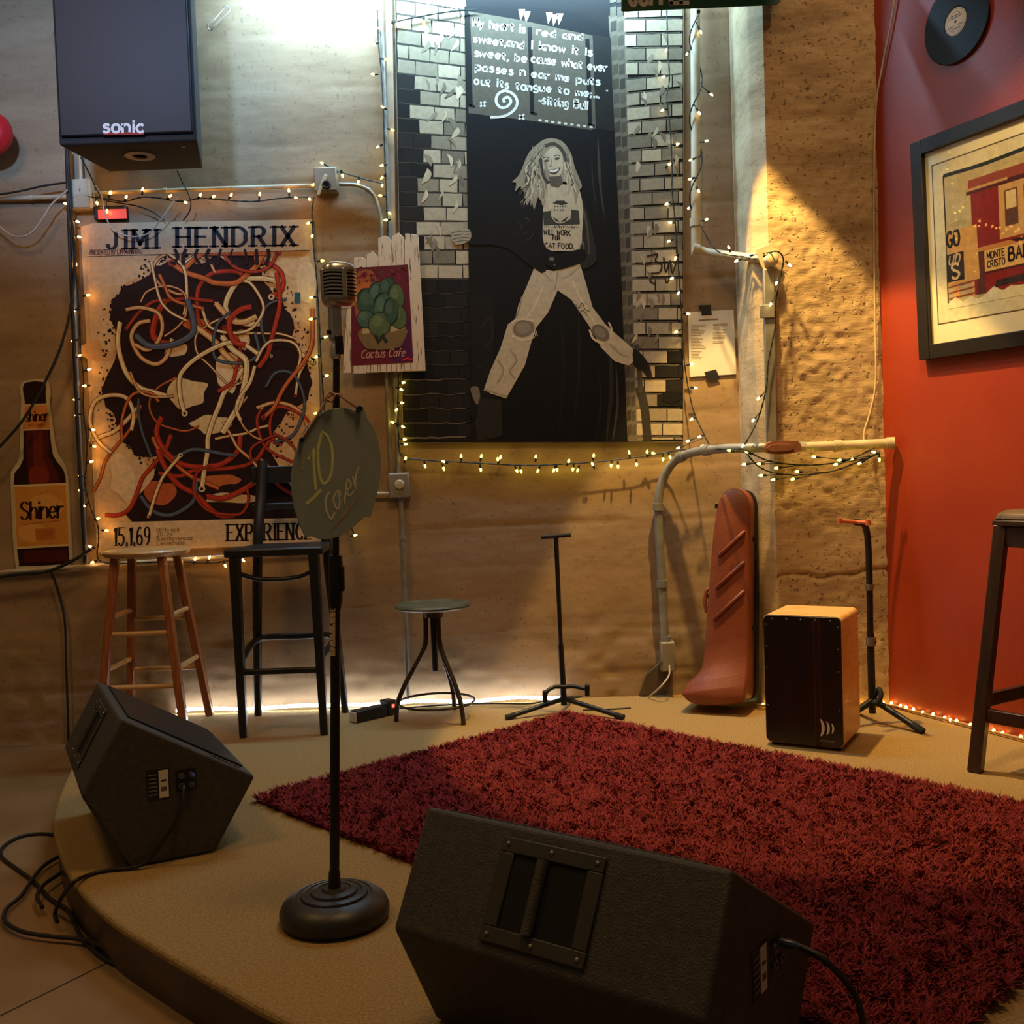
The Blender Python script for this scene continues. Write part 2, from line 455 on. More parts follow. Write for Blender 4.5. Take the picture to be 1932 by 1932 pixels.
def wall_fn(U, Z):
    d = np.zeros_like(U)
    wob = (vnoise(U * 1.3, Z * 0 + 3, 5) - .5) * .012
    for i in range(len(bz) - 1):
        ins = (Z + wob >= bz[i]) & (Z + wob < bz[i + 1]); d[ins] += boff[i]
        brk = vnoise(U * 3.1, U * 0 + i * 7.3, 9)
        d += np.where((np.abs(Z + wob - bz[i]) < .012) & (brk > .33), .0035 * (brk - .2), 0)
    d += (vnoise(U * 2.5, Z * 7, 1) - .5) * .003 + (vnoise(U * 11, Z * 22, 2) - .5) * .0016 + (vnoise(U * 40, Z * 60, 3) - .5) * .0012
    low = np.clip((.55 - Z) / .5, 0, 1)
    d += low * (np.maximum(vnoise(U * 14, Z * 18, 6) - .45, 0)) * .02
    return U, WALL + np.maximum(d, -.005) + .004, Z


wall_back = grid_obj('wall_back', np.arange(-4.2, 1.06, .0135), np.arange(-.14, 3.9, .0135), wall_fn, m_conc)

# pillar that stands out of the back wall beside the red wall
PX0 = oy(1393, 700, WALL)[0]; PXC = oy(1426, 700, 4.40)[0]; PX1 = oy(1456, 700, 4.335)[0]
PY = 4.335
RW0 = V(1.556, 4.36, 0); RWD = unit(V(1.831 - 1.561, 3.756 - 4.363, 0)); RWN = V(RWD[1], -RWD[0], 0)   # red wall: foot, run, normal into the room
if RWN[1] > 0: RWN = -RWN


def pil_front(U, Z):
    d = (vnoise(U * 9, Z * 9, 11) - .5) * .007 + (vnoise(U * 34, Z * 34, 12) - .5) * .006 + (vnoise(U * 80, Z * 80, 13) - .5) * .003
    edge = np.minimum((U - PX1) / .04, 1)
    d = d * edge
    crust = np.clip((vnoise(U * 3.2, Z * 2.6, 14) - .52) * 9, 0, 1) * edge
    d += np.where((Z > .9), crust * .006, 0)
    crack = np.abs(Z - .555 - .03 * vnoise(U * 14, Z * 0, 15)) < .009
    d += np.where(crack, .012, 0)
    return U, PY + d, Z


grid_obj('wall_pillar_front', np.arange(PX1, 1.60, .0095), np.arange(-.02, 3.9, .0095), pil_front, m_pil)


def pil_side(S, Z):
    s1 = np.linalg.norm([PXC - PX0, 4.40 - WALL]); t = np.clip(S / s1, 0, 1); t2 = np.clip((S - s1) / np.linalg.norm([PX1 - PXC, PY - 4.40]), 0, 1)
    X = PX0 + (PXC - PX0) * t + (PX1 - PXC) * t2; Y = WALL + (4.40 - WALL) * t + (PY - 4.40) * t2
    d = (vnoise(S * 14, Z * 8, 21) - .5) * .010
    env = np.minimum(1, np.minimum(S, (S.max() - S)) / .02)
    return X - d * env, Y, Z


m_plaster = concrete_mat('smoothed_concrete', rgb(150, 128, 96), rgb(188, 164, 124), rgb(206, 184, 146), pit=.35, bump=.4)
sl = np.linalg.norm([PXC - PX0, 4.40 - WALL]) + np.linalg.norm([PX1 - PXC, PY - 4.40])
grid_obj('wall_pillar_side', np.linspace(0, sl, 40), np.arange(-.02, 3.9, .012), pil_side, m_plaster)

w = MB(); a = RW0; b = RW0 + RWD * 4.5
w.add([(a[0], a[1], -.14), (b[0], b[1], -.14), (b[0], b[1], 3.9), (a[0], a[1], 3.9)], [(0, 1, 2, 3)])
nb = -RWN * .1
w.add([(a + nb) + V(0, 0, -.14), (b + nb) + V(0, 0, -.14), (b + nb) + V(0, 0, 3.9), (a + nb) + V(0, 0, 3.9)], [(0, 1, 2, 3)])
w.f += [(0, 4, 7, 3), (1, 5, 6, 2), (3, 7, 6, 2), (0, 4, 5, 1)]
tag(w.build('wall_right', m_red), kind='structure')

# room floor: sealed concrete with saw cuts
m_floor = mat('sealed_concrete_floor', rgb(120, 92, 58), rgb(150, 122, 88), 1.6, .38, bump=.08, bscale=14, detail=8, rvar=.12)
fl = MB(); fz = -.13
tag(fl.add([(-5, -2, fz), (5, -2, fz), (5, 4.8, fz), (-5, 4.8, fz)], [(0, 1, 2, 3)]).build('floor', m_floor), kind='structure')
m_seam = mat('floor_joint', rgb(58, 44, 30), rough=.9)
sm = MB()
p, q = oz(0, 1917, fz), oz(212, 1812, fz); d = unit(q - p); n = V(-d[1], d[0], 0) * .003
for t0 in (-1.5,):
    A, B = p + d * t0, q + d * .25
    sm.add([A - n + V(0, 0, .0006), B - n + V(0, 0, .0006), B + n + V(0, 0, .0006), A + n + V(0, 0, .0006)], [(0, 1, 2, 3)])
tag(sm.build('floor_joint_line', m_seam), kind='structure')

# low stage: curved front, carpet on top
edge = [V(-1.80, 4.705, 0), V(-1.76, 4.2, 0), V(-1.66, 3.80, 0), V(-1.50, 3.30, 0), V(-1.345, 2.975, 0), V(-1.18, 2.70, 0), V(-1.0, 2.47, 0), V(-.83, 2.30, 0), V(-.66, 2.14, 0), V(-.44, 1.945, 0), V(-.05, 1.66, 0), V(.6, 1.38, 0), V(1.6, 1.2, 0), V(3.2, 1.15, 0)]
E2 = spline(edge, 8)
back = [V(3.2, 2.2, 0), RW0 + RWD * 2.6 + V(.0, 0, 0), RW0, V(1.556, 4.35, 0), V(PX1, 4.345, 0), V(PX0, 4.70, 0), V(PX0, 4.712, 0)]
outline = E2 + [V(3.3, 2.0, 0), RW0 + RWD * 2.4 - RWN * .03, RW0 - RWN * .03, V(1.50, 4.40, 0), V(PX0 + .02, 4.73, 0)]
stg = tag(bpy.data.objects.new('stage_platform', None)); put(stg, None, (0, 0, 0)); stg['kind'] = 'structure'
m_carpet = mat('tan_carpet', rgb(176, 146, 96), rgb(150, 122, 78), 150, .95, bump=.5, bscale=420, spec=.1, detail=3)
m_riser = mat('painted_riser', rgb(74, 54, 44), rgb(52, 38, 32), 9, .32, bump=.1, bscale=22, rvar=.12)
cp = MB()
n_o = len(outline)
tri = tessellate_polygon([[Vector(p) for p in outline]])
cp.add(outline, tri)
# rolled carpet lip along the front
prof = [(0, 0), (.006, -.002), (.010, -.007), (.011, -.014), (.008, -.020)]
nE = len(E2)
for i in range(nE):
    t = unit(E2[min(i + 1, nE - 1)] - E2[max(0, i - 1)]); nn = V(t[1], -t[0], 0)
    if nn @ V(-1, -1, 0) < 0: nn = -nn
    for (o_, z_) in prof: cp.v.append(tuple(E2[i] + nn * o_ + V(0, 0, z_)))
for i in range(nE - 1):
    for k in range(len(prof) - 1):
        b0 = n_o + i * 5 + k; cp.f.append((b0, b0 + 1, b0 + 6, b0 + 5))
cp.build('carpet', m_carpet, stg, smooth=30)
# frayed carpet edge: short fibres hanging over the lip
fr = MB(); r2 = random.Random(12)
for i in range(nE - 1):
    if E2[i][1] > 4.0 or E2[i][0] > .6: continue
    seg = E2[i + 1] - E2[i]; t = unit(seg); nn = V(t[1], -t[0], 0)
    if nn @ V(-1, -1, 0) < 0: nn = -nn
    for k in range(int(np.linalg.norm(seg) / .0016)):
        p = E2[i] + seg * r2.random() + nn * r2.uniform(-.006, .008) + V(0, 0, r2.uniform(-.012, .0))
        e_ = nn * r2.uniform(.003, .010) + V(0, 0, r2.uniform(-.012, .004)) + t * r2.uniform(-.004, .004)
        fr.add([p - t * .001, p + t * .001, p + e_], [(0, 1, 2)])
tag(fr.build('carpet_fibres', m_carpet, stg, fix=False), kind='stuff')
rs = MB()
for i in range(nE):
    rs.v += [tuple(E2[i] + V(0, 0, -.016)), tuple(E2[i] + V(0, 0, fz))]
for i in range(nE - 1): rs.f.append((2 * i, 2 * i + 1, 2 * i + 3, 2 * i + 2))
rs.build('riser', m_riser, stg, smooth=40)

# carpet worn spot marks are part of the carpet; shag rug on top -------------------------------------------
m_rugbase = mat('rug_backing', rgb(110, 18, 22), rough=.95)
m_pile = bpy.data.materials.new('red_shag_pile'); m_pile.use_nodes = True
N = m_pile.node_tree.nodes; L = m_pile.node_tree.links; bs = N['Principled BSDF']; bs.inputs['Roughness'].default_value = .8; bs.inputs['Specular IOR Level'].default_value = .15
ge = N.new('ShaderNodeNewGeometry'); rp = N.new('ShaderNodeValToRGB'); rp.color_ramp.elements[0].color = rgb(102, 29, 31); rp.color_ramp.elements[1].color = rgb(146, 51, 49)
L.new(ge.outputs['Random Per Island'], rp.inputs[0]); L.new(rp.outputs[0], bs.inputs['Base Color'])
RC = V(.204, 4.345, 0); ra = unit(V(.69, -.725, 0)); rb = V(ra[1], -ra[0], 0)
if rb[0] > 0: rb = -rb
RL, RWid = 2.22, 1.475
rug = thing('shag_rug', (RC + ra * RL / 2 + rb * RWid / 2), 'deep red shag rug laid diagonally on the tan stage carpet', 'rug')
rbse = MB()
Q = [RC, RC + ra * RL, RC + ra * RL + rb * RWid, RC + rb * RWid]
rbse.hexa([q + V(0, 0, .001) for q in Q] + [q + V(0, 0, .010) for q in Q]).build('backing', m_rugbase, rug)
nb_ = 130000
s_, t_ = rng.random(nb_) * RL, rng.random(nb_) * RWid
nE_ = 5000                                     # extra fringe along the rims
side = rng.integers(0, 4, nE_)
s_[:nE_] = np.where(side == 0, 0.0, np.where(side == 1, RL, s_[:nE_])); t_[:nE_] = np.where(side == 2, 0.0, np.where(side == 3, RWid, t_[:nE_]))
base = RC + np.outer(s_, ra) + np.outer(t_, rb); base[:, 2] = .008
ang = vnoise(base[:, 0] * 34, base[:, 1] * 34, 31) * 4 * PI + rng.normal(0, .7, nb_)
ln = rng.uniform(.022, .038, nb_); lean = rng.uniform(.35, 1.0, nb_)
dr = np.stack([np.cos(ang) * np.sin(lean), np.sin(ang) * np.sin(lean), np.cos(lean)], -1)
sd = np.stack([-np.sin(ang), np.cos(ang), np.zeros(nb_)], -1) * rng.uniform(.0016, .0028, nb_)[:, None]
mid = base + dr * (ln * .55)[:, None]
tip = mid + (dr * .8 + np.stack([np.cos(ang), np.sin(ang), -.5 * np.ones(nb_)], -1) * .45) * (ln * .5)[:, None]
tip[:, 2] = np.maximum(tip[:, 2], .004)
co = np.stack([base - sd, base + sd, mid + sd * 1.1, mid - sd * 1.1, tip], 1).reshape(-1, 3) - ORG[rug.name]
me = bpy.data.meshes.new('pile'); me.vertices.add(len(co)); me.vertices.foreach_set('co', co.ravel())
i0 = np.arange(nb_) * 5
loops = np.stack([i0, i0 + 1, i0 + 2, i0 + 3, i0 + 3, i0 + 2, i0 + 4], -1).ravel().astype(np.int32)
me.loops.add(len(loops)); me.loops.foreach_set('vertex_index', loops); me.polygons.add(2 * nb_)
ls = np.stack([np.arange(nb_) * 7, np.arange(nb_) * 7 + 4], -1).ravel().astype(np.int32)
me.polygons.foreach_set('loop_start', ls); me.polygons.foreach_set('loop_total', np.tile([4, 3], nb_).astype(np.int32)); me.update(calc_edges=True)
me.materials.append(m_pile)
o = bpy.data.objects.new('pile', me); put(o, rug, None); o['kind'] = 'stuff'

# ================================================================== FLOOR THINGS
m_black = mat('black_paint', rgb(24, 22, 22), rgb(17, 16, 16), 12, .42, bump=.03, bscale=80)
m_blackmetal = mat('black_powder_coat', rgb(26, 25, 25), rgb(20, 19, 19), 20, .45, metal=.2)
m_rubber = mat('black_rubber', rgb(20, 20, 20), rough=.8)
m_tolex = mat('speaker_paint', rgb(66, 62, 55), rgb(54, 50, 45), 60, .62, bump=.35, bscale=300)
m_steel = mat('dull_steel', rgb(140, 136, 128), rgb(116, 112, 104), 20, .45, metal=.8)
m_galv = mat('galvanised_conduit', rgb(150, 148, 140), rgb(128, 124, 114), 14, .5, metal=.35, bump=.05, bscale=60)
m_chrome = mat('chrome', rgb(214, 208, 206), rgb(200, 196, 192), 30, .27, metal=.92)
m_woodleg = mat('honey_wood', rgb(158, 92, 44), rgb(128, 70, 32), 6, .4, stretch=(14, 14, 1.2), bump=.03, bscale=30, coat=.2)
m_woodseat = mat('pale_wood', rgb(206, 162, 104), rgb(184, 138, 82), 5, .4, stretch=(1.5, 14, 6), coat=.2)
m_white = mat('white_plastic', rgb(214, 208, 194), rgb(200, 194, 180), 10, .5)
m_paper = mat('white_paper', rgb(222, 214, 198), rgb(214, 206, 190), 8, .7)
m_orange = mat('orange_rubber', rgb(206, 106, 66), rough=.6)

# ---- stage monitors (five sided wedge, baffle on the long sloping side)
PROF = [(0.0, 0.0), (.235, 0.0), (.355, .194), (-.001, .414), (-.109, .218)]


def monitor(org, yaw, Lx, label):
    E_ = V(math.cos(yaw), math.sin(yaw), 0); N_ = V(-E_[1], E_[0], 0); O = V(*org)
    T = lambda s, n, z: O + E_ * s + N_ * n + V(0, 0, z)
    t = thing('stage_monitor', T(.12, Lx / 2, 0), label, 'speaker', 'floor monitors on the stage')
    b = MB(); b.slab([T(s, 0, z + .004) for s, z in PROF], N_, Lx)
    body = b.build('cabinet', m_tolex, t, bevel=.010, seg=3)
    # local frame on the handle side (profile corners 3 -> 4)
    p3, p4 = np.array(PROF[3]), np.array(PROF[4]); dd = unit(p4 - p3); nn = np.array([dd[1], -dd[0]])
    if nn[0] > 0: nn = -nn
    lw = np.linalg.norm(p4 - p3)
    H = lambda a, n, h: T(p3[0] + dd[0] * a + nn[0] * h, n, p3[1] + dd[1] * a + nn[1] * h + .004)
    ca, cn, ha, hn = lw * .5, Lx * .52, .088, .105
    fr = MB()
    ia, iN = ha - .026, hn - .03
    for (a0, a1, n0, n1) in ((-ha, -ia, -hn, hn), (ia, ha, -hn, hn), (-ia, ia, -hn, -iN), (-ia, ia, iN, hn)):
        fr.hexa([H(ca + a_, cn + n_, h) for h in (.0005, .006) for a_, n_ in ((a0, n0), (a1, n0), (a1, n1), (a0, n1))])
    hf = fr.build('handle_plate', mat('plate_paint', rgb(58, 54, 47), rgb(50, 46, 40), 30, .5), t, bevel=.002)
    cup = MB(); cup.hexa([H(ca + a_, cn + n_, h) for h in (.0008, .0014) for a_, n_ in ((-ia, -iN), (ia, -iN), (ia, iN), (-ia, iN))])
    cup.build('handle_cup', mat('recess_shade', rgb(9, 9, 9), rough=.9), hf)  # flat sheet, the shade inside the handle hole is put into its colour
    MB().cyl(H(ca - ia, cn + .012, .007), H(ca + ia, cn + .012, .007), .011, n=12).build('handle_bar', m_tolex, hf, smooth=50)
    sc = None
    for k, (a_, n_) in enumerate(((-1, -1), (-1, 0), (-1, 1), (1, -1), (1, 0), (1, 1))):
        q = H(ca + a_ * (ha - .012), cn + n_ * (hn - .014), .006); ax = H(0, 0, 1) - H(0, 0, 0)
        MB().lathe([(.0045, 0), (.0045, .001), (.003, .0025), (0, .003)], q, 10, ax).build('screw', m_steel, hf, smooth=60)
    # label plate and jack field on the end panel
    lp = MB(); S = lambda s, z, h: T(s, -h, z)
    lp.hexa([S(s, z, h) for h in (.0, .0015) for s, z in ((.058, .178), (.118, .178), (.118, .262), (.058, .262))])
    pl = lp.build('rating_plate', m_black, t)
    MB().hexa([S(s, z, h) for h in (.0015, .0022) for s, z in ((.090, .182), (.115, .182), (.115, .258), (.090, .258))]).build('rating_sticker', m_paper, pl)
    tx = Print(lambda s, z, h: tuple(S(s, z, .0022 + h)))
    for k in range(6): tx.poly([(.062, .250 - k * .011), (.084, .250 - k * .011), (.084, .2465 - k * .011), (.062, .2465 - k * .011)], rgb(120), up=False)
    tx.poly([(.095, .232), (.110, .232), (.110, .226), (.095, .226)], rgb(70)); tx.poly([(.095, .212), (.110, .212), (.110, .200), (.095, .200)], rgb(90), up=False)
    tx.build('plate_lettering', pl, print_mat('print_ink'))
    MB().hexa([S(s, z, h) for h in (.0, .0012) for s, z in ((.135, .190), (.190, .190), (.190, .250), (.135, .250))]).build('jack_plate', m_black, t)
    for k, (s_, z_, c) in enumerate(((.150, .206, m_steel), (.150, .234, m_steel), (.177, .206, m_steel), (.177, .234, m_steel))):
        MB().lathe([(.0085, 0), (.0085, .004), (.005, .004), (.005, .001)], S(s_, z_, .001), 16, -N_).build('jack', c, t, smooth=40)
    MB().lathe([(.008, 0), (.008, .022), (.006, .026), (.004, .035), (0, .036)], S(.177, .234, .003), 14, -N_).build('plug', mat('blue_plug', rgb(46, 60, 96), rough=.35), t, smooth=50)
    # front grille on the baffle (corners 2 -> 3), seen edge on
    q2 = np.array(PROF[2]); gd = unit(p3 - q2); gn = np.array([-gd[1], gd[0]])
    if gn[1] < 0: gn = -gn
    B = lambda a, n, h: T(q2[0] + gd[0] * a + gn[0] * h, n, q2[1] + gd[1] * a + gn[1] * h + .004)
    lb = np.linalg.norm(p3 - q2)
    g = MB(); g.hexa([B(a_, n_, h) for h in (.0005, .006) for a_, n_ in ((.03, .06), (lb - .03, .06), (lb - .03, Lx - .03), (.03, Lx - .03))])
    g.build('grille', mat('perforated_grille', rgb(18, 18, 18), rgb(34, 33, 31), 420, .5, metal=.4, lo=.45, hi=.55), t, bevel=.002)
    MB().hexa([B(a_, n_, h) for h in (.0005, .003) for a_, n_ in ((.05, .02), (.14, .02), (.14, .032), (.05, .032))]).build('name_badge', m_steel, t)
    return t, S, T



mon1, S1, T1 = monitor((-1.077, 2.773, 0), .4746, .60, 'black wedge monitor at the stage corner with its jack panel facing forward')
mon2, S2, T2 = monitor((.323, 1.574, 0), .947, .62, 'black wedge monitor nearest the viewer, recessed handle facing forward')

# ---- microphone stand, microphone and chalk sign
MIC = V(-.452, 2.41, 0)
top = oy(635, 668, 2.41); bot = V(MIC[0], MIC[1], .05)
ax = unit(top - bot); PT = lambda z: bot + ax * ((z - bot[2]) / ax[2])
m_iron = mat('cast_iron_paint', rgb(58, 55, 48), rgb(46, 44, 39), 30, .42, metal=.3, bump=.06, bscale=150)
ms = thing('microphone_stand', MIC, 'black straight microphone stand with round cast base standing on the carpet', 'mic stand')
MB().lathe([(.05, .002), (.120, .002), (.128, .012), (.129, .028), (.122, .044), (.106, .057), (.088, .063), (.086, .0605), (.080, .0605), (.078, .066), (.066, .069), (.064, .0665), (.056, .0665), (.054, .072), (.040, .075), (.038, .0725), (.030, .0725), (.026, .078), (0, .079)], MIC, 56).build('base', m_iron, ms, smooth=35)
MB().cyl(PT(.07), PT(.115), .0155, .0135, 18).build('collar', m_black, ms, smooth=40)
zc = oy(632, 1115, 2.41)[2]
MB().cyl(PT(.10), PT(zc), .0115, n=18).build('pole', m_black, ms, smooth=40)
z1, z0 = oy(634, 1048, 2.41)[2], oy(634, 1135, 2.41)[2]
MB().tube([PT(z0 - .02), PT(z0), PT(z1 - .015), PT(z1)], 0, 20, True, [.0125, .0165, .0165, .0150]).build('clutch', m_blackmetal, ms, smooth=40)
MB().box(.012, .021, -.009, .009, -.03, .03, lambda x, y, z: PT((z0 + z1) / 2) + V(x, y, z)).build('clutch_lever', m_black, ms, bevel=.003)
MB().cyl(PT(z1 - .01), top, .0082, n=16).build('upper_tube', m_black, ms, smooth=40)
zs1, zs0 = oy(630, 1140, 2.41)[2], oy(630, 1236, 2.41)[2]
stk = Print(lambda u, v, h: tuple(PT(v) + V(math.cos(u), math.sin(u), 0) * (.0132 + h)))
a0, a1 = math.radians(-152), math.radians(-82)
def arc(zb, zt, c, lo=a0, hi=a1, up=True):
    n = 6; P = [(lo + (hi - lo) * k / n, zb) for k in range(n + 1)] + [(hi - (hi - lo) * k / n, zt) for k in range(n + 1)]
    if up: stk.up()
    stk.raw(P, [(k, k + 1, 2 * n - k, 2 * n + 1 - k) for k in range(n)], c)
hh = zs1 - zs0
arc(zs0, zs1, rgb(214, 190, 160))
arc(zs1 - .10 * hh, zs1 - .02 * hh, rgb(60, 52, 50), a0 + .2, a1 - .2)
for f0, f1, l0, l1 in ((.13, .145, 0, 1), (.24, .25, 0, 1), (.36, .405, .15, .6), (.36, .37, .6, 1), (.545, .575, 0, .55), (.69, .70, .2, .7), (.80, .815, .1, .6), (.82, .84, .75, 1), (.9, .91, .1, .5)):
    arc(zs1 - f1 * hh, zs1 - f0 * hh, rgb(34, 26, 26), a0 + (a1 - a0) * l0, a0 + (a1 - a0) * l1, up=False)
stk.build('sticker', ms, print_mat('print_ink'))
tag(ms.children[-1], 'worn pale sticker with dark letters')

mc = oy(639, 538, 2.41); mic = thing('microphone', top, 'vintage chrome ribbed microphone on top of the black stand', 'microphone')
MB().lathe([(.010, 0), (.014, .004), (.014, .03), (.011, .034), (.011, .05)], top - ax * .012, 20, ax).build('threaded_mount', m_chrome, mic, smooth=40)
yk = MB(); zz = unit(V(.55, -.84, 0)); xx = V(-zz[1], zz[0], 0)
yk.box(-.014, .014, -.011, .011, .030, .118, lambda x, y, z: top + xx * x + zz * y + V(0, 0, z)); yk.build('swivel_bracket', m_chrome, mic, bevel=.004)
MB().cyl(top + V(0, 0, .05) - xx * .02, top + V(0, 0, .05) + xx * .012, .006, n=10).build('thumb_screw', m_black, mic, smooth=40)
MB().box(-.008, .012, .010, .016, .018, .062, lambda x, y, z: top + xx * x + zz * y + V(0, 0, z - .02)).build('switch_plate', m_black, mic, bevel=.003)
def mic_sec(z, sx, sz, n=28):        # rounded-rectangle cross section of the head
    P = []
    for k in range(n):
        a = 2 * PI * k / n; c, s = math.cos(a), math.sin(a)
        P.append(mc + xx * (abs(c) ** .62 * (1 if c >= 0 else -1)) * sx + zz * (abs(s) ** .7 * (1 if s >= 0 else -1)) * sz + V(0, 0, z) + ax * 0)
    return P
def loft(secs):
    b = MB(); n = len(secs[0])
    for s in secs: b.v += [tuple(p) for p in s]
    for i in range(len(secs) - 1):
        for k in range(n): b.f.append((i * n + k, i * n + (k + 1) % n, (i + 1) * n + (k + 1) % n, (i + 1) * n + k))
    b.f.append(tuple(range(n))[::-1]); b.f.append(tuple((len(secs) - 1) * n + k for k in range(n))); return b
hz = [(-.053, .012, .010), (-.052, .024, .019), (-.046, .034, .027), (-.036, .039, .031), (-.028, .040, .032)]
loft([mic_sec(*h) for h in hz]).build('lower_shell', m_chrome, mic, smooth=50)
hz = [(.030, .040, .032), (.037, .039, .031), (.046, .033, .026), (.051, .022, .017), (.052, .010, .008)]
loft([mic_sec(*h) for h in hz]).build('upper_shell', m_chrome, mic, smooth=50)
loft([mic_sec(-.030, .034, .026), mic_sec(.032, .034, .026)]).build('mesh_core', mat('dark_mesh', rgb(26, 22, 22), rough=.7, metal=.4), mic, smooth=50)
for k in range(7):
    z = -.022 + k * .0082
    loft([mic_sec(z - .0019, .0395, .0315), mic_sec(z + .0019, .0395, .0315)]).build('grille_rib', m_chrome, mic, smooth=50)
MB().box(-.0055, .0055, .028, .0345, -.032, .034, lambda x, y, z: mc + xx * x + zz * y + V(0, 0, z)).build('center_rib', m_chrome, mic, bevel=.002)
for s_ in (-1, 1):
    MB().box(s_ * .0415 - .003, s_ * .0415 + .003, -.006, .006, -.032, .034, lambda x, y, z: mc + xx * x * .97 + zz * y + V(0, 0, z)).build('side_rib', m_chrome, mic, bevel=.002)

SN = unit(V(.46, -.888, .0)); sp0 = PT(oy(632, 890, 2.41)[2]) + SN * .022
sg = thing('chalk_sign', opl(632, 1018, sp0, SN), 'wavy-edged slate board chalked 10 cover hanging on the microphone stand', 'sign')
sgm = planemap(sp0, SN)
outl = [(566, 826), (577, 805), (596, 786), (618, 773), (640, 769), (662, 771), (676, 776), (685, 764), (690, 776), (694, 790), (706, 806), (714, 830), (719, 862), (718, 900), (712, 930), (706, 952), (699, 976), (688, 975), (672, 990), (655, 1003), (640, 1013), (622, 1017), (604, 1017), (588, 1012), (576, 1014), (566, 990), (556, 960), (551, 930), (550, 900), (554, 868), (561, 844)]
m_slate = mat('chalkboard', rgb(150, 162, 158), rgb(136, 148, 144), 9, .6, detail=7)
MB().slab([sgm(u, v, 0) for u, v in outl], -SN, .006).build('board', m_slate, sg, bevel=.001, seg=1)
pr = Print(sgm); ck = rgb(216, 226, 150); ck2 = rgb(220, 218, 184)
pr.stroke([(581, 867), (592, 845), (592, 880), (596, 924)], 4.6, ck); pr.stroke([(578, 951), (592, 938), (606, 924)], 6.5, ck)
pr.stroke([(607, 816), (600, 850), (602, 890), (609, 911), (620, 905), (627, 880), (626, 845), (617, 822), (606, 814)], 5, ck, smooth=6)
pr.stroke([(621, 928), (614, 944), (617, 966), (625, 979), (632, 966)], 4, ck2, smooth=5)
pr.stroke([(636, 926), (629, 942), (636, 961), (641, 949), (638, 925)], 3.4, ck2, smooth=5); pr.stroke([(640, 924), (649, 950), (654, 918)], 3.4, ck2)
pr.stroke([(653, 928), (662, 916), (657, 904), (653, 918), (658, 936), (668, 926)], 3.2, ck2, smooth=5); pr.stroke([(665, 898), (672, 926), (670, 906), (676, 882), (677, 886)], 3.2, ck2, smooth=4)
pr.stroke([(566, 866), (572, 872), (568, 884), (574, 890), (569, 898)], 1.6, rgb(168, 168, 138), smooth=4); pr.stroke([(570, 858), (571, 902)], 1.2, rgb(168, 168, 138))
pr.stroke([(626, 1000), (650, 968), (676, 938)], 9, rgb(160, 150, 130), smooth=4, taper=lambda t: math.sin(PI * t) + .1)
pr.build('chalk_lettering', sg, print_mat('print_ink'))
m_twine = mat('twine', rgb(186, 150, 128), rough=.9)
kn = PT(oy(634, 745, 2.41)[2]) + SN * .014
tw = MB(); tw.tube(spline([sgm(568, 828, .004), sgm(598, 782, .004), sgm(620, 748, .006), kn], 6), .0028, 6); tw.tube(spline([kn, sgm(655, 758, .006), sgm(676, 772, .006)], 6), .0028, 6)
tw.tube(spline([PT(kn[2]) + V(math.cos(a), math.sin(a), 0) * .0115 for a in np.linspace(0, 2 * PI, 9)[:-1]], 3, True), .0028, 6, False)
tw.tube(spline([sgm(618, 742, .010), sgm(612, 752, .012), sgm(622, 758, .012), sgm(628, 745, .012)], 6, True), .003, 6, False)
tw.build('twine', m_twine, sg, smooth=60)
MB().cyl(sgm(676, 772, 0), sgm(676, 772, .012), .007, n=10).build('clip', m_black, sg, smooth=40)
MB().cyl(sgm(568, 830, 0), sgm(568, 830, .010), .005, n=10).build('clip', m_black, sg, smooth=40)

# ---- wooden bar stool
ST = V(-1.575, 4.43, 0); st = thing('wooden_stool', ST, 'honey-coloured wooden bar stool with round seat below the big poster', 'stool')
sth = oy(300, 1036, 4.43)[2]
MB().lathe([(.10, -.030), (.165, -.026), (.180, -.014), (.182, -.006), (.176, .001), (.150, .002), (.08, -.004), (0, -.006)], ST + V(0, 0, sth), 48).build('seat', m_woodseat, st, smooth=40)
legs = []
for sx, sy in ((1, -1), (1, 1), (-1, 1), (-1, -1)):
    tp = ST + V(sx * .098, sy * .098, sth - .026); ft = ST + V(sx * .178 + .008, sy * .178 + .004, .001)
    legs.append((tp, ft)); MB().bar(ft, tp, .034, .034, (0, 1, .02), .034, .034).build('leg', m_woodleg, st, bevel=.006)
LP = lambda k, z: legs[k][1] + (legs[k][0] - legs[k][1]) * (z / legs[k][0][2])
for (a_, b_, z) in ((3, 0, .205), (3, 0, .425), (1, 2, .225), (1, 2, .455), (0, 1, .275), (0, 1, .495), (2, 3, .275), (2, 3, .495)):
    MB().cyl(LP(a_, z), LP(b_, z), .0105, n=12).build('rung', m_woodseat, st, smooth=40)

# ---- black bar chair
BC = V(-.968, 4.37, 0); ch = thing('bar_chair', BC, 'black wooden bar chair with backrest beside the wooden stool', 'chair')
chh = oy(520, 1034, 4.18)[2]
F0, F1 = V(-1.128, 4.19, 0), V(-.798, 4.19, 0); B0, B1 = V(-1.165, 4.58, 0), V(-.775, 4.58, 0)
TF0, TF1 = V(-1.135, 4.20, chh - .03), V(-.812, 4.20, chh - .03)
sb = MB(); so = [V(-1.175, 4.175, 0), V(-.772, 4.175, 0), V(-.80, 4.53, 0), V(-1.12, 4.53, 0)]
sb.slab([p + V(0, 0, chh - .034) for p in so], V(0, 0, 1), .034); sb.build('seat', m_black, ch, bevel=.008)
MB().bar(F0, TF0, .030, .034, (0, 1, 0), .042, .042).build('leg', m_black, ch, bevel=.005)
MB().bar(F1, TF1, .030, .034, (0, 1, 0), .042, .042).build('leg', m_black, ch, bevel=.005)
RB0, RB1 = V(-1.115, 4.51, chh), V(-.815, 4.51, chh)
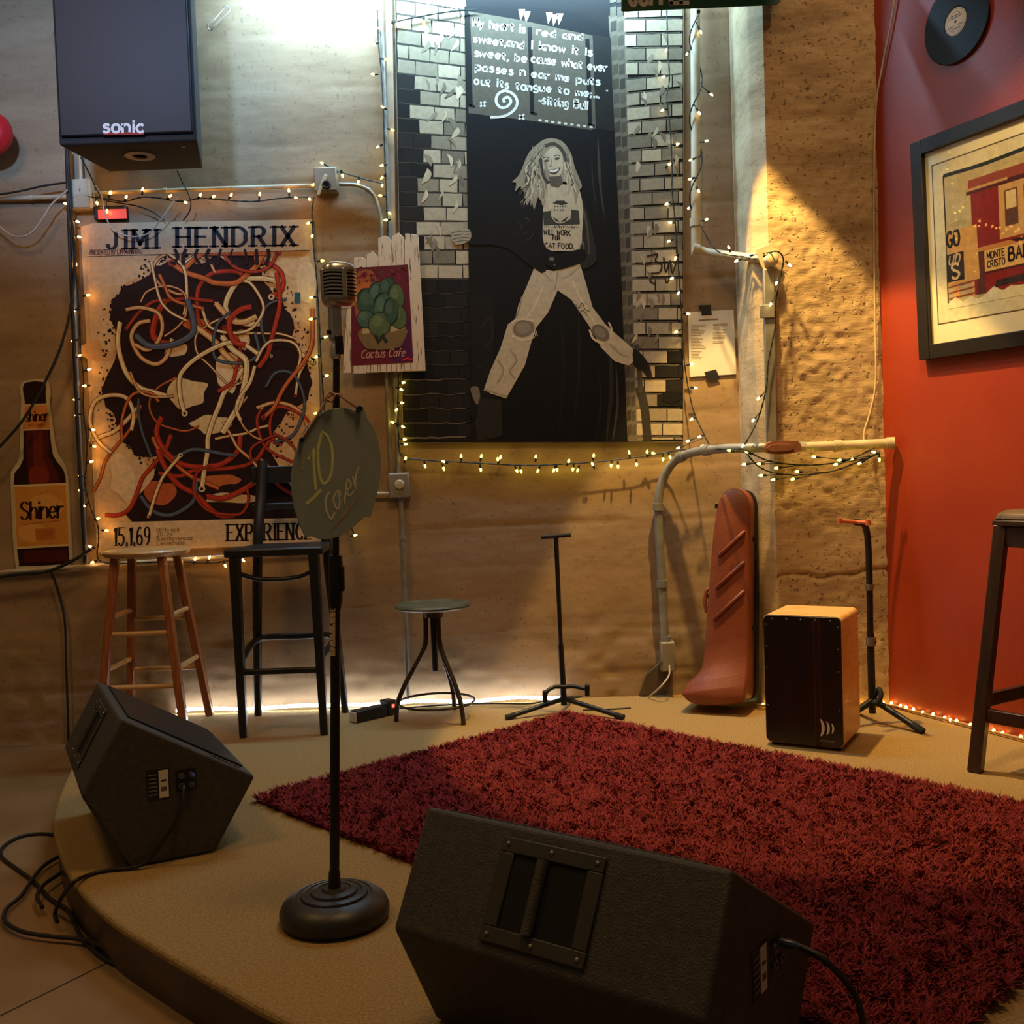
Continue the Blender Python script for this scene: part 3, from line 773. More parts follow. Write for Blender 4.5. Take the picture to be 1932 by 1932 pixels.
pt0, pt1 = V(-1.10, 4.60, chh + .36), V(-.815, 4.60, chh + .36)
for f_, m_, p_ in ((B0, RB0, pt0), (B1, RB1, pt1)):
    b = MB(); pts = spline([f_, f_ + (m_ - f_) * .55 + V(0, -.012, 0), m_, m_ + (p_ - m_) * .6 + V(0, .005, 0), p_], 6); b.tube(pts, 0, 10, True, [.017 + .006 * min(1, i / len(pts) * 2) for i in range(len(pts))]); b.build('back_leg', m_black, ch, smooth=50)
def brail(z0, z1, bow, name, yb=4.60):
    b = MB(); n = 12; P = []
    for k in range(n + 1):
        t = k / n; x = -1.150 + (.385) * t; y = yb + bow * math.sin(PI * t); P.append((x, y))
    for (x, y) in P: b.v += [(x, y - .011, z0), (x, y + .011, z0), (x, y + .013, z1), (x, y - .009, z1)]
    for i in range(n):
        for k in range(4): b.f.append((i * 4 + k, i * 4 + (k + 1) % 4, i * 4 + 4 + (k + 1) % 4, i * 4 + 4 + k))
    b.f += [(0, 1, 2, 3), (n * 4 + 3, n * 4 + 2, n * 4 + 1, n * 4)]
    return b.build(name, m_black, ch, bevel=.004)
zt = oy(500, 880, 4.6)[2]; brail(oy(500, 912, 4.6)[2], zt, .035, 'top_rail'); brail(oy(500, 962, 4.56)[2], oy(500, 950, 4.56)[2], .03, 'back_slat', 4.575)
zf = oy(535, 1266, 4.19)[2]; LB = lambda a, b_, z: a + (b_ - a) * (z / b_[2])
MB().bar(LB(F0, TF0, zf), LB(F1, TF1, zf), .030, .022, (0, 0, 1)).build('footrest', m_black, ch, bevel=.004)
zr = zf + .085; U_ = lambda f_, m_: f_ + (m_ - f_) * (zr / m_[2])
cb = [LB(F0, TF0, zf + .04), U_(B0, RB0) + V(.01, -.05, 0), (U_(B0, RB0) + U_(B1, RB1)) / 2 + V(0, .0, .0), U_(B1, RB1) + V(-.01, -.05, 0), LB(F1, TF1, zf + .04)]
MB().tube(spline(cb, 7), .014, 10).build('curved_stretcher', m_black, ch, smooth=50)
zb = oy(535, 1088, 4.22)[2]
MB().tube(spline([LB(F0, TF0, zb + .02) + V(.01, .01, 0), V(-1.06, 4.235, zb - .006), V(-.97, 4.24, zb - .012), V(-.88, 4.235, zb - .004), LB(F1, TF1, zb + .02) + V(-.01, .01, 0)], 6), .010, 10).build('front_brace', m_black, ch, smooth=50)

# ---- steel screw stool
MS = V(-.352, 4.40, 0); ss = thing('metal_stool', MS, 'low metal screw stool with round green seat near the wall', 'stool')
mh = oy(815, 1140, 4.40)[2]; m_gseat = mat('green_enamel', rgb(112, 108, 78), rgb(84, 80, 56), 14, .38, metal=.2, bump=.04)
m_bronze = mat('worn_brown_steel', rgb(76, 62, 46), rgb(52, 44, 36), 30, .42, metal=.5)
MB().lathe([(.05, -.016), (.150, -.018), (.161, -.010), (.162, -.003), (.156, .004), (.140, .002), (.06, -.004), (0, -.005)], MS + V(0, 0, mh), 48).build('seat', m_gseat, ss, smooth=40)
MB().cyl(MS + V(0, 0, mh - .055), MS + V(0, 0, mh - .015), .042, .050, 20).build('seat_hub', m_bronze, ss, smooth=40)
MB().cyl(MS + V(0, 0, mh - .285), MS + V(0, 0, mh - .04), .0135, n=14).build('screw_post', m_blackmetal, ss, smooth=40)
for a_ in (-47, 190, 68):
    c_, s_ = math.cos(math.radians(a_)), math.sin(math.radians(a_)); P = lambda r, z: MS + V(c_ * r, s_ * r, z)
    MB().tube(spline([P(.034, mh - .03), P(.034, mh - .11), P(.042, mh - .18), P(.082, mh - .255), P(.128, mh - .33), P(.162, (mh - .33) * .55), P(.172, .04), P(.175, .0)], 6), .0105, 10).build('leg', m_bronze, ss, smooth=50)
ring = [MS + V(math.cos(a) * .164, math.sin(a) * .164, .075) for a in np.linspace(0, 2 * PI, 19)[:-1]]
MB().tube(spline(ring + ring[:1], 2), .0055, 8).build('ring_brace', m_bronze, ss, smooth=50)

# ---- black instrument stand by the wall
GS = V(.20, 4.42, 0); gs = thing('guitar_stand', GS, 'black tripod guitar stand with a T-shaped top behind the rug', 'stand')
gt = oy(1049, 1015, 4.43); gm = oy(1058, 1215, 4.43); gb = oy(1064, 1330, 4.43)
MB().cyl(gm, gt, .0090, .0105, 14).build('upper_tube', m_blackmetal, gs, smooth=40)
MB().cyl(gb, gm, .0145, .0115, 14).build('lower_tube', m_blackmetal, gs, smooth=40)
MB().cyl(gt + V(-.064, -.005, .006), gt + V(.064, -.005, .012), .0095, n=14).build('neck_rest', m_rubber, gs, smooth=40)
hb = oy(1064, 1318, 4.43)
for q in (V(-.045, 4.335, .012), V(.425, 4.27, .012), V(.24, 4.64, .012)):
    l_ = MB(); l_.cyl(hb, q, .0105, n=12); lg = l_.build('leg', m_blackmetal, gs, smooth=40)
    d_ = unit(q - hb); MB().cyl(q - d_ * .03, q + d_ * .012, .0125, n=12).build('rubber_foot', m_rubber, lg, smooth=40)
yc = oy(1064, 1296, 4.41)
MB().tube(spline([oy(1029, 1322, 4.38), oy(1031, 1306, 4.38), oy(1046, 1296, 4.40), yc, oy(1082, 1295, 4.40), oy(1106, 1300, 4.38)], 6), .009, 10).build('cradle', m_blackmetal, gs, smooth=50)
for u_, v0, v1 in ((1028, 1324, 1304), (1108, 1312, 1292)):
    MB().cyl(oy(u_, v0, 4.375), oy(u_, v1, 4.365), .0105, n=12).build('cradle_pad', m_rubber, gs, smooth=40)

# ---- brown instrument case leaning on the wall
gc0, gtp = oz(1360, 1322), None
c_n = unit(V(-.46, -1, .11)); cp0 = V(.90, 4.36, 0)
cmap = planemap(cp0, c_n)
co_ = [(1300, 1310), (1297, 1302), (1306, 1286), (1322, 1270), (1331, 1252), (1335, 1200), (1341, 1120), (1350, 1010), (1357, 962), (1363, 941), (1376, 926), (1394, 922), (1410, 929), (1419, 946), (1421, 975), (1420, 1100), (1419, 1240), (1418, 1308), (1410, 1320), (1385, 1326), (1345, 1327), (1315, 1322)]
m_case = mat('brown_case_shell', rgb(136, 70, 42), rgb(118, 58, 34), 8, .42, bump=.12, bscale=160)
base_c = opl(1360, 1325, cp0, c_n)
gcs = thing('guitar_case', (base_c[0], base_c[1], 0), 'brown hard guitar case leaning upright against the concrete pillar', 'case')
O2 = spline([np.array(p, float) for p in co_], 3, True)
cen = np.array([1375, 1130.0]); b = MB(); nO = len(O2)
def ins(p, k):
    d_ = unit(cen - p + np.array([0, (p[1] - cen[1]) * .85])); return p + d_ * k
rings = [(0, -.035), (0, .038), (3, .050), (7, .056)]
low = lambda v: max(0.0, min(1.0, (v - 1225) / 80.0)) ** 1.3
for k, h in rings:
    for p in O2:
        q = ins(p, k); f_ = .060 * low(q[1]) if h > 0 else 0; b.v.append(tuple(cmap(q[0], q[1], h + f_ * (1 if k else .6))))
for i in range(len(rings) - 1):
    for k in range(nO): b.f.append((i * nO + k, i * nO + (k + 1) % nO, (i + 1) * nO + (k + 1) % nO, (i + 1) * nO + k))
tri = tessellate_polygon([[Vector((p[0], p[1], 0)) for p in O2]])
b.f += [tuple((len(rings) - 1) * nO + i for i in t) for t in tri] + [tuple(i for i in t)[::-1] for t in tri]
b.v = [(x, y, max(z, .004)) for x, y, z in b.v]
b.build('lid_shell', m_case, gcs, smooth=55)
b = MB(); b.slab([cmap(p[0] + 5 * (1 if p[0] > 1380 else 0), p[1], -.036) for p in O2], -c_n, .05); b.v = [(x, y, max(z, .004)) for x, y, z in b.v]; b.build('bottom_shell', m_black, gcs, bevel=.004)
for (u0, v0, u1, v1) in ((1361, 1050, 1411, 1003), (1356, 1110, 1410, 1060), (1352, 1168, 1410, 1114)):
    MB().tube([cmap(u0, v0, .056), cmap(u0 + (u1 - u0) * .05, v0 + (v1 - v0) * .05, .060), cmap(u0 + (u1 - u0) * .95, v0 + (v1 - v0) * .95, .060), cmap(u1, v1, .056)], 0, 8, True, [.003, .0085, .0085, .003]).build('rib', m_case, gcs, smooth=50)
hd = MB(); hd.tube(spline([cmap(1339, 1110, .0), cmap(1333, 1116, .005), cmap(1331, 1138, .005), cmap(1334, 1156, .0)], 5), .008, 8); hd.build('handle', m_case, gcs, smooth=50)
for (u_, v_) in ((1353, 955), (1339, 1125), (1305, 1288), (1421, 1018), (1420, 1184)):
    MB().cyl(cmap(u_, v_ - 4, .0), cmap(u_, v_ + 4, .0), .010, n=8).build('latch', m_blackmetal, gcs, smooth=40)

# ---- hand drum box
CJ0, CJ1 = V(.913, 3.805, 0), V(1.155, 3.664, 0); cx_ = unit(CJ1 - CJ0); cy_ = V(-cx_[1], cx_[0], 0); cw, cdp, chh2 = .283, .27, .487
CT = lambda x, y, z: CJ0 + cx_ * x + cy_ * y + V(0, 0, z)
cj = thing('cajon_drum', CT(cw / 2, cdp / 2, 0), 'box drum with pale wood sides and dark front panel on the carpet', 'drum')
m_birch = mat('birch_ply', rgb(232, 182, 112), rgb(218, 164, 96), 5, .45, stretch=(3, 3, 14), coat=.15)
b = MB(); rr_ = .02; sec = []
for (cx0, cz0, a0_) in ((cw - rr_, .012 + rr_, -90), (cw - rr_, chh2 - rr_, 0), (rr_, chh2 - rr_, 90), (rr_, .012 + rr_, 180)):
    for k in range(6):
        a = math.radians(a0_ + k * 18); sec.append((cx0 + math.cos(a) * rr_, cz0 + math.sin(a) * rr_))
b.slab([CT(x, .008, z) for x, z in sec], cy_, cdp); b.build('body', m_birch, cj, bevel=.004)
m_tapa = mat('dark_veneer', rgb(34, 22, 17), rgb(24, 16, 13), 3, .38, stretch=(12, 12, .8), coat=.1)
b = MB(); b.slab([CT(x * .985 + cw * .0075, 0, z * .988 + .003) for x, z in sec], cy_, .009); tp = b.build('front_panel', m_tapa, cj, bevel=.0015)
pr = Print(lambda x, z, h: tuple(CT(x, -h, z)))
pr.poly([(.183, .016), (.186, .016), (.186, .482), (.183, .482)], rgb(74, 46, 28)); pr.poly([(.186, .016), (.204, .016), (.204, .482), (.186, .482)], rgb(50, 30, 20), up=False); pr.poly([(.204, .016), (.2065, .016), (.2065, .482), (.204, .482)], rgb(74, 46, 28), up=False)
for k, (x0, hh_, w_) in enumerate(((.203, .034, .011), (.224, .027, .009), (.242, .020, .007))):
    A = [(x0 + math.cos(a) * hh_ * .5 - hh_ * .25, .083 + math.sin(a) * hh_) for a in np.linspace(-1.15, 1.15, 9)]
    pr.stroke(A, w_, rgb(206, 204, 200), taper=lambda t: .25 + math.sin(PI * t) * .75)
for k in range(9): pr.poly([(.197 + k * .0064, .0335), (.2018 + k * .0064, .0335), (.2018 + k * .0064, .0385), (.197 + k * .0064, .0385)], rgb(120, 116, 112), up=False)
pr.build('panel_print', tp, print_mat('print_ink'))
for (x, z) in [(.035, .472), (.088, .472), (.14, .472), (.192, .472), (.245, .472), (.012, .45), (.012, .37), (.012, .29), (.271, .45), (.271, .37), (.271, .29), (.012, .15), (.271, .15)]:
    MB().lathe([(.0032, 0), (.0032, .001), (.002, .002), (0, .0022)], CT(x, 0, z), 8, -cy_).build('screw', m_steel, cj, smooth=50)
for (x, y) in ((.03, .03), (cw - .03, .03), (.03, cdp - .03), (cw - .03, cdp - .03)):
    MB().cyl(CT(x, y, .0), CT(x, y, .014), .014, n=14).build('foot', m_rubber, cj, smooth=40)
sgp = Print(lambda y, z, h: tuple(CT(cw + h, y, z)))
sgp.stroke([(.085, .40), (.10, .412), (.105, .405), (.118, .418), (.125, .412), (.14, .424)], .0016, rgb(140, 86, 48), smooth=3); sgp.build('side_mark', cj, print_mat('print_ink'))

# ---- second stand, behind the drum
R0 = V(1.375, 4.06, 0); rs_ = thing('guitar_stand', R0, 'black hanging guitar stand with orange rubber hook behind the box drum', 'stand')
YB = 4.06
kn1, kn2, kn3 = oy(1613, 985, YB - .06), oy(1630, 990, YB - .03), oy(1637, 1015, YB)
MB().tube(spline([kn1, kn2, kn3, oy(1640, 1080, YB), oy(1642, 1200, YB)], 8), .0125, 12).build('upper_tube', m_blackmetal, rs_, smooth=50)
MB().cyl(oy(1642, 1195, YB), oy(1646, 1345, YB), .0145, n=14).build('lower_tube', m_blackmetal, rs_, smooth=40)
MB().cyl(oy(1640, 1108, YB) - V(0, 0, .012), oy(1640, 1108, YB) + V(0, 0, .012), .016, n=14).build('joint_ring', m_steel, rs_, smooth=40)
MB().cyl(oy(1643, 1210, YB) - V(.0, 0, .016), oy(1643, 1210, YB) + V(0, 0, .016), .019, n=14).build('clamp', m_steel, rs_, smooth=40)
MB().cyl(oy(1643, 1210, YB), oy(1653, 1210, YB - .01), .009, n=10).build('clamp_knob', m_blackmetal, rs_, smooth=40)
for q in (oy(1584, 983, YB - .10), oy(1638, 986, YB - .16)):
    MB().tube([kn1 + V(.01, 0, 0), (kn1 + q) / 2, q], .0075, 10).build('hook_arm', m_orange, rs_, smooth=50)
    MB().cyl(q - V(0, 0, .010), q + V(0, 0, .010), .010, n=12).build('hook_tip', m_orange, rs_, smooth=40)
hb2 = oy(1648, 1320, YB)
for q in (oz(1738, 1384) + V(0, 0, .012), V(1.22, 3.98, .012), V(1.39, 4.23, .012)):
    l_ = MB(); l_.cyl(hb2, q, .0125, n=12); lg = l_.build('leg', m_blackmetal, rs_, smooth=40)
    d_ = unit(q - hb2); MB().cyl(q - d_ * .04, q + d_ * .010, .0145, n=12).build('rubber_foot', m_rubber, lg, smooth=40)
MB().tube(spline([oy(1648, 1318, YB), oy(1658, 1300, YB - .03), oy(1662, 1312, YB - .05), oy(1656, 1326, YB - .05), oy(1648, 1326, YB - .03)], 6), .010, 10).build('cradle', m_rubber, rs_, smooth=50)

# ---- dark bar stool at the red wall
m_dkwood = mat('dark_walnut', rgb(62, 38, 26), rgb(44, 27, 19), 5, .4, stretch=(9, 9, 1), coat=.15)
m_leather = mat('studded_leather', rgb(96, 76, 54), rgb(78, 60, 42), 12, .5, bump=.1)
f1 = V(1.503, 3.385, 0); tp1 = oy(1890, 992, 3.40); sh_ = tp1[2]
sc_ = V(1.75, 3.34, 0); ds = thing('padded_stool', sc_, 'dark wooden bar stool with padded seat at the red wall', 'stool')
cor = [f1, V(1.715, 3.115, 0), V(1.985, 3.30, 0), V(1.80, 3.565, 0)]
tcor = [tp1 + V(.0, 0, 0), V(1.715, 3.185, sh_), V(1.925, 3.32, sh_), V(1.785, 3.52, sh_)]
for a_, b_ in zip(cor, tcor): MB().bar(a_, b_, .042, .042, unit(V(1, 1, 0)), .042, .042).build('leg', m_dkwood, ds, bevel=.004)
for i in range(4):
    a_, b_ = tcor[i], tcor[(i + 1) % 4]
    MB().bar(a_ + V(0, 0, -.035), b_ + V(0, 0, -.035), .022, .068, (0, 0, 1)).build('apron', m_dkwood, ds, bevel=.003)
    z_ = .19 if i == 0 else (.235 if i == 3 else .21); La = lambda k, z: cor[k] + (tcor[k] - cor[k]) * (z / sh_)
    MB().bar(La(i, z_), La((i + 1) % 4, z_), .024, .044, (0, 0, 1)).build('stretcher', m_dkwood, ds, bevel=.003)
ctr = sum(tcor) / 4
sq = [ctr + (p - ctr) * 1.20 for p in tcor]
MB().hexa([V(p[0], p[1], sh_) for p in sq] + [V(p[0], p[1], sh_ + .020) for p in sq]).build('seat_frame', m_dkwood, ds, bevel=.005)
b = MB(); nq = 14
for k in range(4):
    zf_, sf = ((.020, 1.16), (.040, 1.10), (.052, .9), (.056, .5))[k]
    b.v += [tuple(V(ctr[0] + (p[0] - ctr[0]) * sf, ctr[1] + (p[1] - ctr[1]) * sf, sh_ + zf_)) for p in tcor]
for k in range(3):
    for i in range(4): b.f.append((k * 4 + i, k * 4 + (i + 1) % 4, k * 4 + 4 + (i + 1) % 4, k * 4 + 4 + i))
b.f += [(12, 13, 14, 15), (3, 2, 1, 0)]
cu = b.build('seat_cushion', m_leather, ds, bevel=.006)
for i in (0, 3):
    for k in range(13):
        q = sq[i] + (sq[(i + 1) % 4] - sq[i]) * ((k + .5) / 13); nn_ = unit(q - ctr)
        MB().lathe([(.005, 0), (.004, .002), (0, .003)], V(q[0], q[1], sh_ + .024) - nn_ * .010 + V(0, 0, .0), 8, unit(nn_ + V(0, 0, .6))).build('stud', m_bronze, cu, smooth=60)

# ---- black power adaptor with red lamp on the floor
ad0, ad1 = oz(672, 1366), oz(750, 1348); ad = unit(ad1 - ad0); an = V(-ad[1], ad[0], 0)
AT = lambda x, y, z: ad0 + ad * x + an * y + V(0, 0, z)
pa = thing('power_adaptor', AT(.1, .03, 0), 'black power adaptor with glowing red lamp under the metal stool', 'adaptor')
Lad = np.linalg.norm(ad1 - ad0)
MB().box(.006, Lad - .055, 0, .06, .002, .05, AT).build('body', m_black, pa, bevel=.006)
MB().box(0, .008, .004, .056, .004, .046, AT).build('end_cap', m_white, pa, bevel=.002)
MB().box(Lad - .05, Lad, -.002, .062, .002, .066, AT).build('switch_block', m_black, pa, bevel=.005)
MB().box(Lad - .030, Lad - .018, -.004, -.001, .036, .050, AT).build('red_lamp', mat('red_neon', rgb(255, 30, 20), rough=.3, emit=(1, .05, .03, 1), strength=6), pa)

# ================================================================== WALL FITTINGS
def pipe(name, pts, r, m, label, cat='pipe', straps=(), n=12, sm=6):
    """pts: (u, v, Y) photo points at their distance; straps: indices along the run"""
    P = [oy(u, v, Y) for u, v, Y in pts]; Q = spline(P, sm) if sm > 1 else P
    t = thing(name, P[0], label, cat)
    MB().tube(Q, r, n).build('tube', m, t, smooth=50)
    for s_ in straps:
        i = int(s_ * (len(Q) - 1)); i = min(max(i, 1), len(Q) - 2); d = unit(Q[i + 1] - Q[i - 1])
        MB().cyl(Q[i] - d * r * .8, Q[i] + d * r * .8, r * 1.28, n=n).build('coupling', m, t, smooth=40)
    return t


W_ = 4.675
m_oldwhite = mat('old_white_paint', rgb(206, 190, 158), rgb(182, 164, 130), 9, .5, bump=.05)
m_cable = mat('black_cable', rgb(26, 23, 21), rough=.55)
m_whitecable = mat('white_cable', rgb(206, 192, 172), rough=.5)
m_greybox = mat('grey_box_paint', rgb(150, 140, 122), rgb(132, 122, 104), 12, .5, metal=.2)

pipe('conduit', [(-60, 376, W_), (60, 373, W_), (133, 371, W_)], .0105, m_oldwhite, 'short white conduit running from frame edge to white junction box', straps=(.5,))
pipe('conduit', [(178, 365, W_), (380, 357, W_), (597, 350, W_)], .0095, m_oldwhite, 'horizontal white conduit between the two junction boxes over the poster', straps=(.4,))
pipe('conduit', [(640, 348, W_), (676, 350, W_), (703, 366, W_), (716, 400, W_), (721, 450, W_), (729, 700, W_), (738, 893, W_)], .0085, m_galv, 'curved grey conduit bending down from junction box toward button box', straps=(.3,))
pipe('conduit', [(717, -40, W_), (725, 180, W_), (733, 430, W_), (744, 690, W_), (752, 893, W_)], .0095, m_galv, 'straight grey conduit dropping along left side of the mural', straps=(.55, .8))
pipe('conduit', [(756, 937, W_), (763, 1100, W_), (770, 1322, 4.672)], .0105, m_galv, 'grey conduit running from button box down to the stage floor', straps=(.32, .42, .86))
pipe('conduit', [(690, 931, W_), (736, 931, W_)], .0075, m_oldwhite, 'stub of white conduit entering side of button box', sm=1)
pipe('conduit', [(136, 400, W_), (140, 600, W_), (149, 850, W_), (161, 1062, W_)], .013, m_galv, 'grey conduit standing between bottle sign and the big poster', straps=(.2, .55, .8))
pipe('conduit', [(150, 270, W_ - .01), (153, 343, W_ - .01)], .008, m_oldwhite, 'stub of white conduit rising from white junction box', sm=1)
pipe('conduit', [(-60, 1084, W_), (160, 1068, W_), (330, 1056, W_), (585, 1040, W_)], .0085, m_oldwhite, 'low white conduit under the bottle sign and poster', straps=(.5,))

def wbox(name, u0, v0, u1, v1, d, m, label, cat='junction box', Y=WALL):
    a, b_ = oy(u0, v0, Y), oy(u1, v1, Y); x0, x1, z0, z1 = a[0], b_[0], b_[2], a[2]
    t = thing(name, V((x0 + x1) / 2, Y, z0), label, cat)
    MB().box(x0, x1, Y - d, Y + .006, z0, z1).build('box', m, t, bevel=.004)
    MB().box(x0 + .004, x1 - .004, Y - d - .004, Y - d + .001, z0 + .004, z1 - .004).build('cover', m, t, bevel=.002)
    return t, (x0, x1, z0, z1, Y - d - .004)

t, q = wbox('junction_box', 133, 344, 180, 398, .05, m_oldwhite, 'white square junction box at upper corner of the poster')
t, q = wbox('junction_box', 595, 322, 640, 366, .05, m_greybox, 'grey junction box with round black socket above the poster')
MB().lathe([(.019, 0), (.019, .008), (.014, .010), (.010, .006), (0, .006)], V(oy(616, 349, q[4])[0], q[4], oy(616, 349, q[4])[2]), 20, (0, -1, 0)).build('socket', m_rubber, t, smooth=40)
MB().bar(oy(615, 330, q[4] - .004), oy(600, 368, q[4] - .004), .016, .006, (0, 1, 0)).build('cord_clip', m_oldwhite, t, bevel=.002)
t, q = wbox('button_box', 735, 893, 775, 937, .055, m_greybox, 'grey switch box with a round pale button beside the microphone stand', 'switch box')
c_ = oy(754, 914, q[4]); MB().lathe([(.021, 0), (.021, .006), (.017, .010), (0, .011)], V(c_[0], q[4], c_[2]), 24, (0, -1, 0)).build('button', m_oldwhite, t, smooth=40)
# small red display above the poster
t, q = wbox('led_display', 181, 392, 243, 416, .03, m_black, 'small red glowing display in black frame above the poster', 'display')
a, b_ = oy(185, 396, q[4]), oy(239, 412, q[4]); MB().box(a[0], b_[0], q[4] - .003, q[4] + .001, b_[2], a[2]).build('screen', mat('red_screen', rgb(200, 60, 50), rough=.4, emit=(1, .10, .07, 1), strength=.55), t)
# timber batten beside the mural
a, b_ = oy(740, -60, WALL), oy(741, 452, WALL)
t = thing('wall_batten', V(b_[0], WALL, b_[2]), 'narrow tan timber batten along the upper left mural edge', 'batten')
MB().bar(oy(733, -60, 4.688), oy(741, 455, 4.688), .030, .024, (0, 1, 0)).build('batten', mat('tan_paint', rgb(170, 146, 116), rough=.7), t, bevel=.002)

# right hand pipes
pipe('wall_pipe', [(1312, -30, 4.63), (1312, 120, 4.63), (1313, 300, 4.63), (1313, 480, 4.63)], .0215, m_oldwhite, 'thick cream pipe standing upright beside the mural', straps=(.9,), n=16)
t = pipe('wall_pipe', [(1309, 468, 4.615), (1340, 476, 4.60), (1400, 484, 4.46), (1450, 490, 4.30)], .0165, m_oldwhite, 'short cream pipe elbowing from upright pipe to the pillar bracket', straps=(.04,), n=14)
MB().lathe([(.028, -.012), (.028, .012), (.02, .018), (0, .018)], oy(1455, 490, 4.30), 18, (.35, -1, .1)).build('flange_plate', m_oldwhite, t, smooth=40)
b = MB(); fp = [oy(u, v, 4.315) for u, v in ((1425, 472), (1448, 462), (1470, 474), (1468, 490), (1455, 505), (1442, 516), (1434, 500))]; b.slab(fp, (0, -1, 0), .008); b.build('bracket', m_oldwhite, t, bevel=.002)
t = thing('wall_channel', oy(1455, 838, 4.32), 'flat grey metal channel running down the front of the pillar', 'channel')
MB().bar(oy(1449, 508, 4.315), oy(1456, 838, 4.315), .044, .026, (0, 1, 0)).build('channel', m_galv, t, bevel=.004)
MB().bar(oy(1447, 575, 4.300), oy(1448, 600, 4.300), .060, .008, (0, 1, 0)).build('strap', m_galv, t, bevel=.002)
t = pipe('wall_pipe', [(1254, 1208, 4.655), (1250, 1120, 4.655), (1243, 1000, 4.655), (1243, 940, 4.65), (1253, 900, 4.64), (1275, 868, 4.60), (1310, 853, 4.52), (1360, 847, 4.40), (1420, 845, 4.29), (1520, 842, 4.27)], .0195, m_galv, 'thick grey pipe sweeping up from the floor and over to the pillar', straps=(.13, .30, .60, .74), n=16)
pipe('wall_pipe', [(1500, 844, 4.27), (1580, 841, 4.265), (1660, 837, 4.26), (1687, 836, 4.25)], .0195, m_oldwhite, 'horizontal cream pipe running across the pillar into the red wall', straps=(.4, .97), n=16, sm=3)
t = thing('pipe_fitting', oy(1480, 857, 4.255), 'oval brown conduit fitting with cover on the horizontal pipe', 'fitting')
e_ = [(1438, 846), (1442, 837), (1455, 833), (1480, 832), (1500, 834), (1505, 844), (1498, 853), (1480, 857), (1455, 857), (1443, 854)]
m_brownfit = mat('brown_fitting', rgb(156, 104, 78), rgb(138, 88, 66), 20, .5)
MB().slab([oy(u, v, 4.285) for u, v in spline([np.array(p, float) for p in e_], 3, True)], (0, -1, 0), .055).build('body', m_brownfit, t, bevel=.008)
e_ = [(1447, 846), (1456, 839), (1480, 838), (1495, 841), (1495, 848), (1480, 851), (1455, 852)]
MB().slab([oy(u, v, 4.232) for u, v in spline([np.array(p, float) for p in e_], 3, True)], (0, -1, 0), .010).build('cover', m_brownfit, t, bevel=.004)
# conduit body and flat dark wedge piece at the foot of the grey pipe
t, q = wbox('outlet_elbow', 1243, 1208, 1271, 1262, .06, m_greybox, 'pale grey conduit body at the foot of sweeping pipe', 'conduit body', Y=4.69)
MB().cyl(oy(1257, 1200, 4.655), oy(1257, 1214, 4.655), .023, n=16).build('hub', m_galv, t, smooth=40)
MB().cyl(oy(1247, 1250, 4.63), oy(1243, 1250, 4.62), .010, n=10).build('lock_nut', m_steel, t, smooth=40)
t = thing('wall_wedge', oz(1240, 1312), 'pointed dark wedge flat against the wall foot below pipe', 'wedge_piece')
MB().slab([oy(1205, 1312, 4.69), oy(1218, 1272, 4.69), oy(1240, 1252, 4.69), oy(1264, 1256, 4.69), oy(1264, 1290, 4.69), oy(1255, 1309, 4.69)], (0, -1, 0), .012).build('wedge_piece', mat('dull_brown', rgb(84, 68, 48), rgb(64, 52, 38), 8, .6), t, bevel=.004)
b = MB(); b.tube(spline([oy(1263, 1255, 4.60), oy(1262, 1275, 4.58), oy(1245, 1297, 4.56), oz(1222, 1316) + V(0, -.02, .005)], 6), .004, 7)
tag(b.build('loose_cable', m_whitecable, None, tuple(oz(1222, 1316)), smooth=60), 'thin white cord curling out of the conduit body', 'cord')

# cables on the walls
def cable(label, pts, r, m, name='cable', cat='cable', n=7, proj=None):
    P = [(proj(*p) if proj else oy(*p)) for p in pts]
    o_ = MB().tube(spline(P, 7), r, n).build(name, m, None, tuple(P[0]), smooth=60); return tag(o_, label, cat)

cable('black cable drooping from frame edge up past the bottle sign', [(-50, 890, 4.60), (0, 842, 4.60), (45, 790, 4.60), (88, 715, 4.60), (118, 645, 4.61), (135, 570, 4.63), (141, 480, 4.64), (133, 390, 4.62), (127, 272, 4.62)], .0062, m_cable)
cable('black cable hanging straight down the wall behind the corner monitor', [(96, 1078, 4.65), (108, 1110, 4.66), (122, 1170, 4.66), (125, 1260, 4.66), (128, 1340, 4.66), (130, 1425, 4.66)], .0055, m_cable)
cable('black cable crossing under the bottle sign to the poster corner', [(-50, 1096, 4.62), (30, 1084, 4.62), (90, 1078, 4.62), (140, 1056, 4.62), (172, 1036, 4.63)], .008, m_cable)
cable('pale cable looping in from frame edge to white junction box', [(-40, 395, 4.63), (0, 428, 4.62), (28, 446, 4.62), (58, 440, 4.62), (82, 410, 4.62), (98, 385, 4.62), (128, 358, 4.62)], .0042, m_whitecable)
cable('thin dark cable sloping up from frame edge to loudspeaker post', [(-40, 372, 4.64), (30, 362, 4.64), (80, 351, 4.64), (127, 344, 4.64)], .0045, m_cable)
cable('thin black wire hanging from the loudspeaker to poster top', [(152, 296, 4.60), (170, 330, 4.63), (184, 360, 4.64), (200, 378, 4.65), (255, 388, 4.65), (288, 400, 4.65), (310, 416, 4.66)], .003, m_cable)
cable('black wire curling from loudspeaker underside behind string lights', [(334, 322, 4.60), (345, 345, 4.64), (358, 372, 4.63), (359, 395, 4.64), (346, 416, 4.66)], .003, m_cable)
cable('pale wire draped from the string lights across poster lettering', [(180, 350, 4.62), (192, 372, 4.62), (197, 400, 4.62), (212, 432, 4.64), (245, 446, 4.64), (280, 440, 4.64), (305, 412, 4.62), (337, 366, 4.62)], .003, m_whitecable)
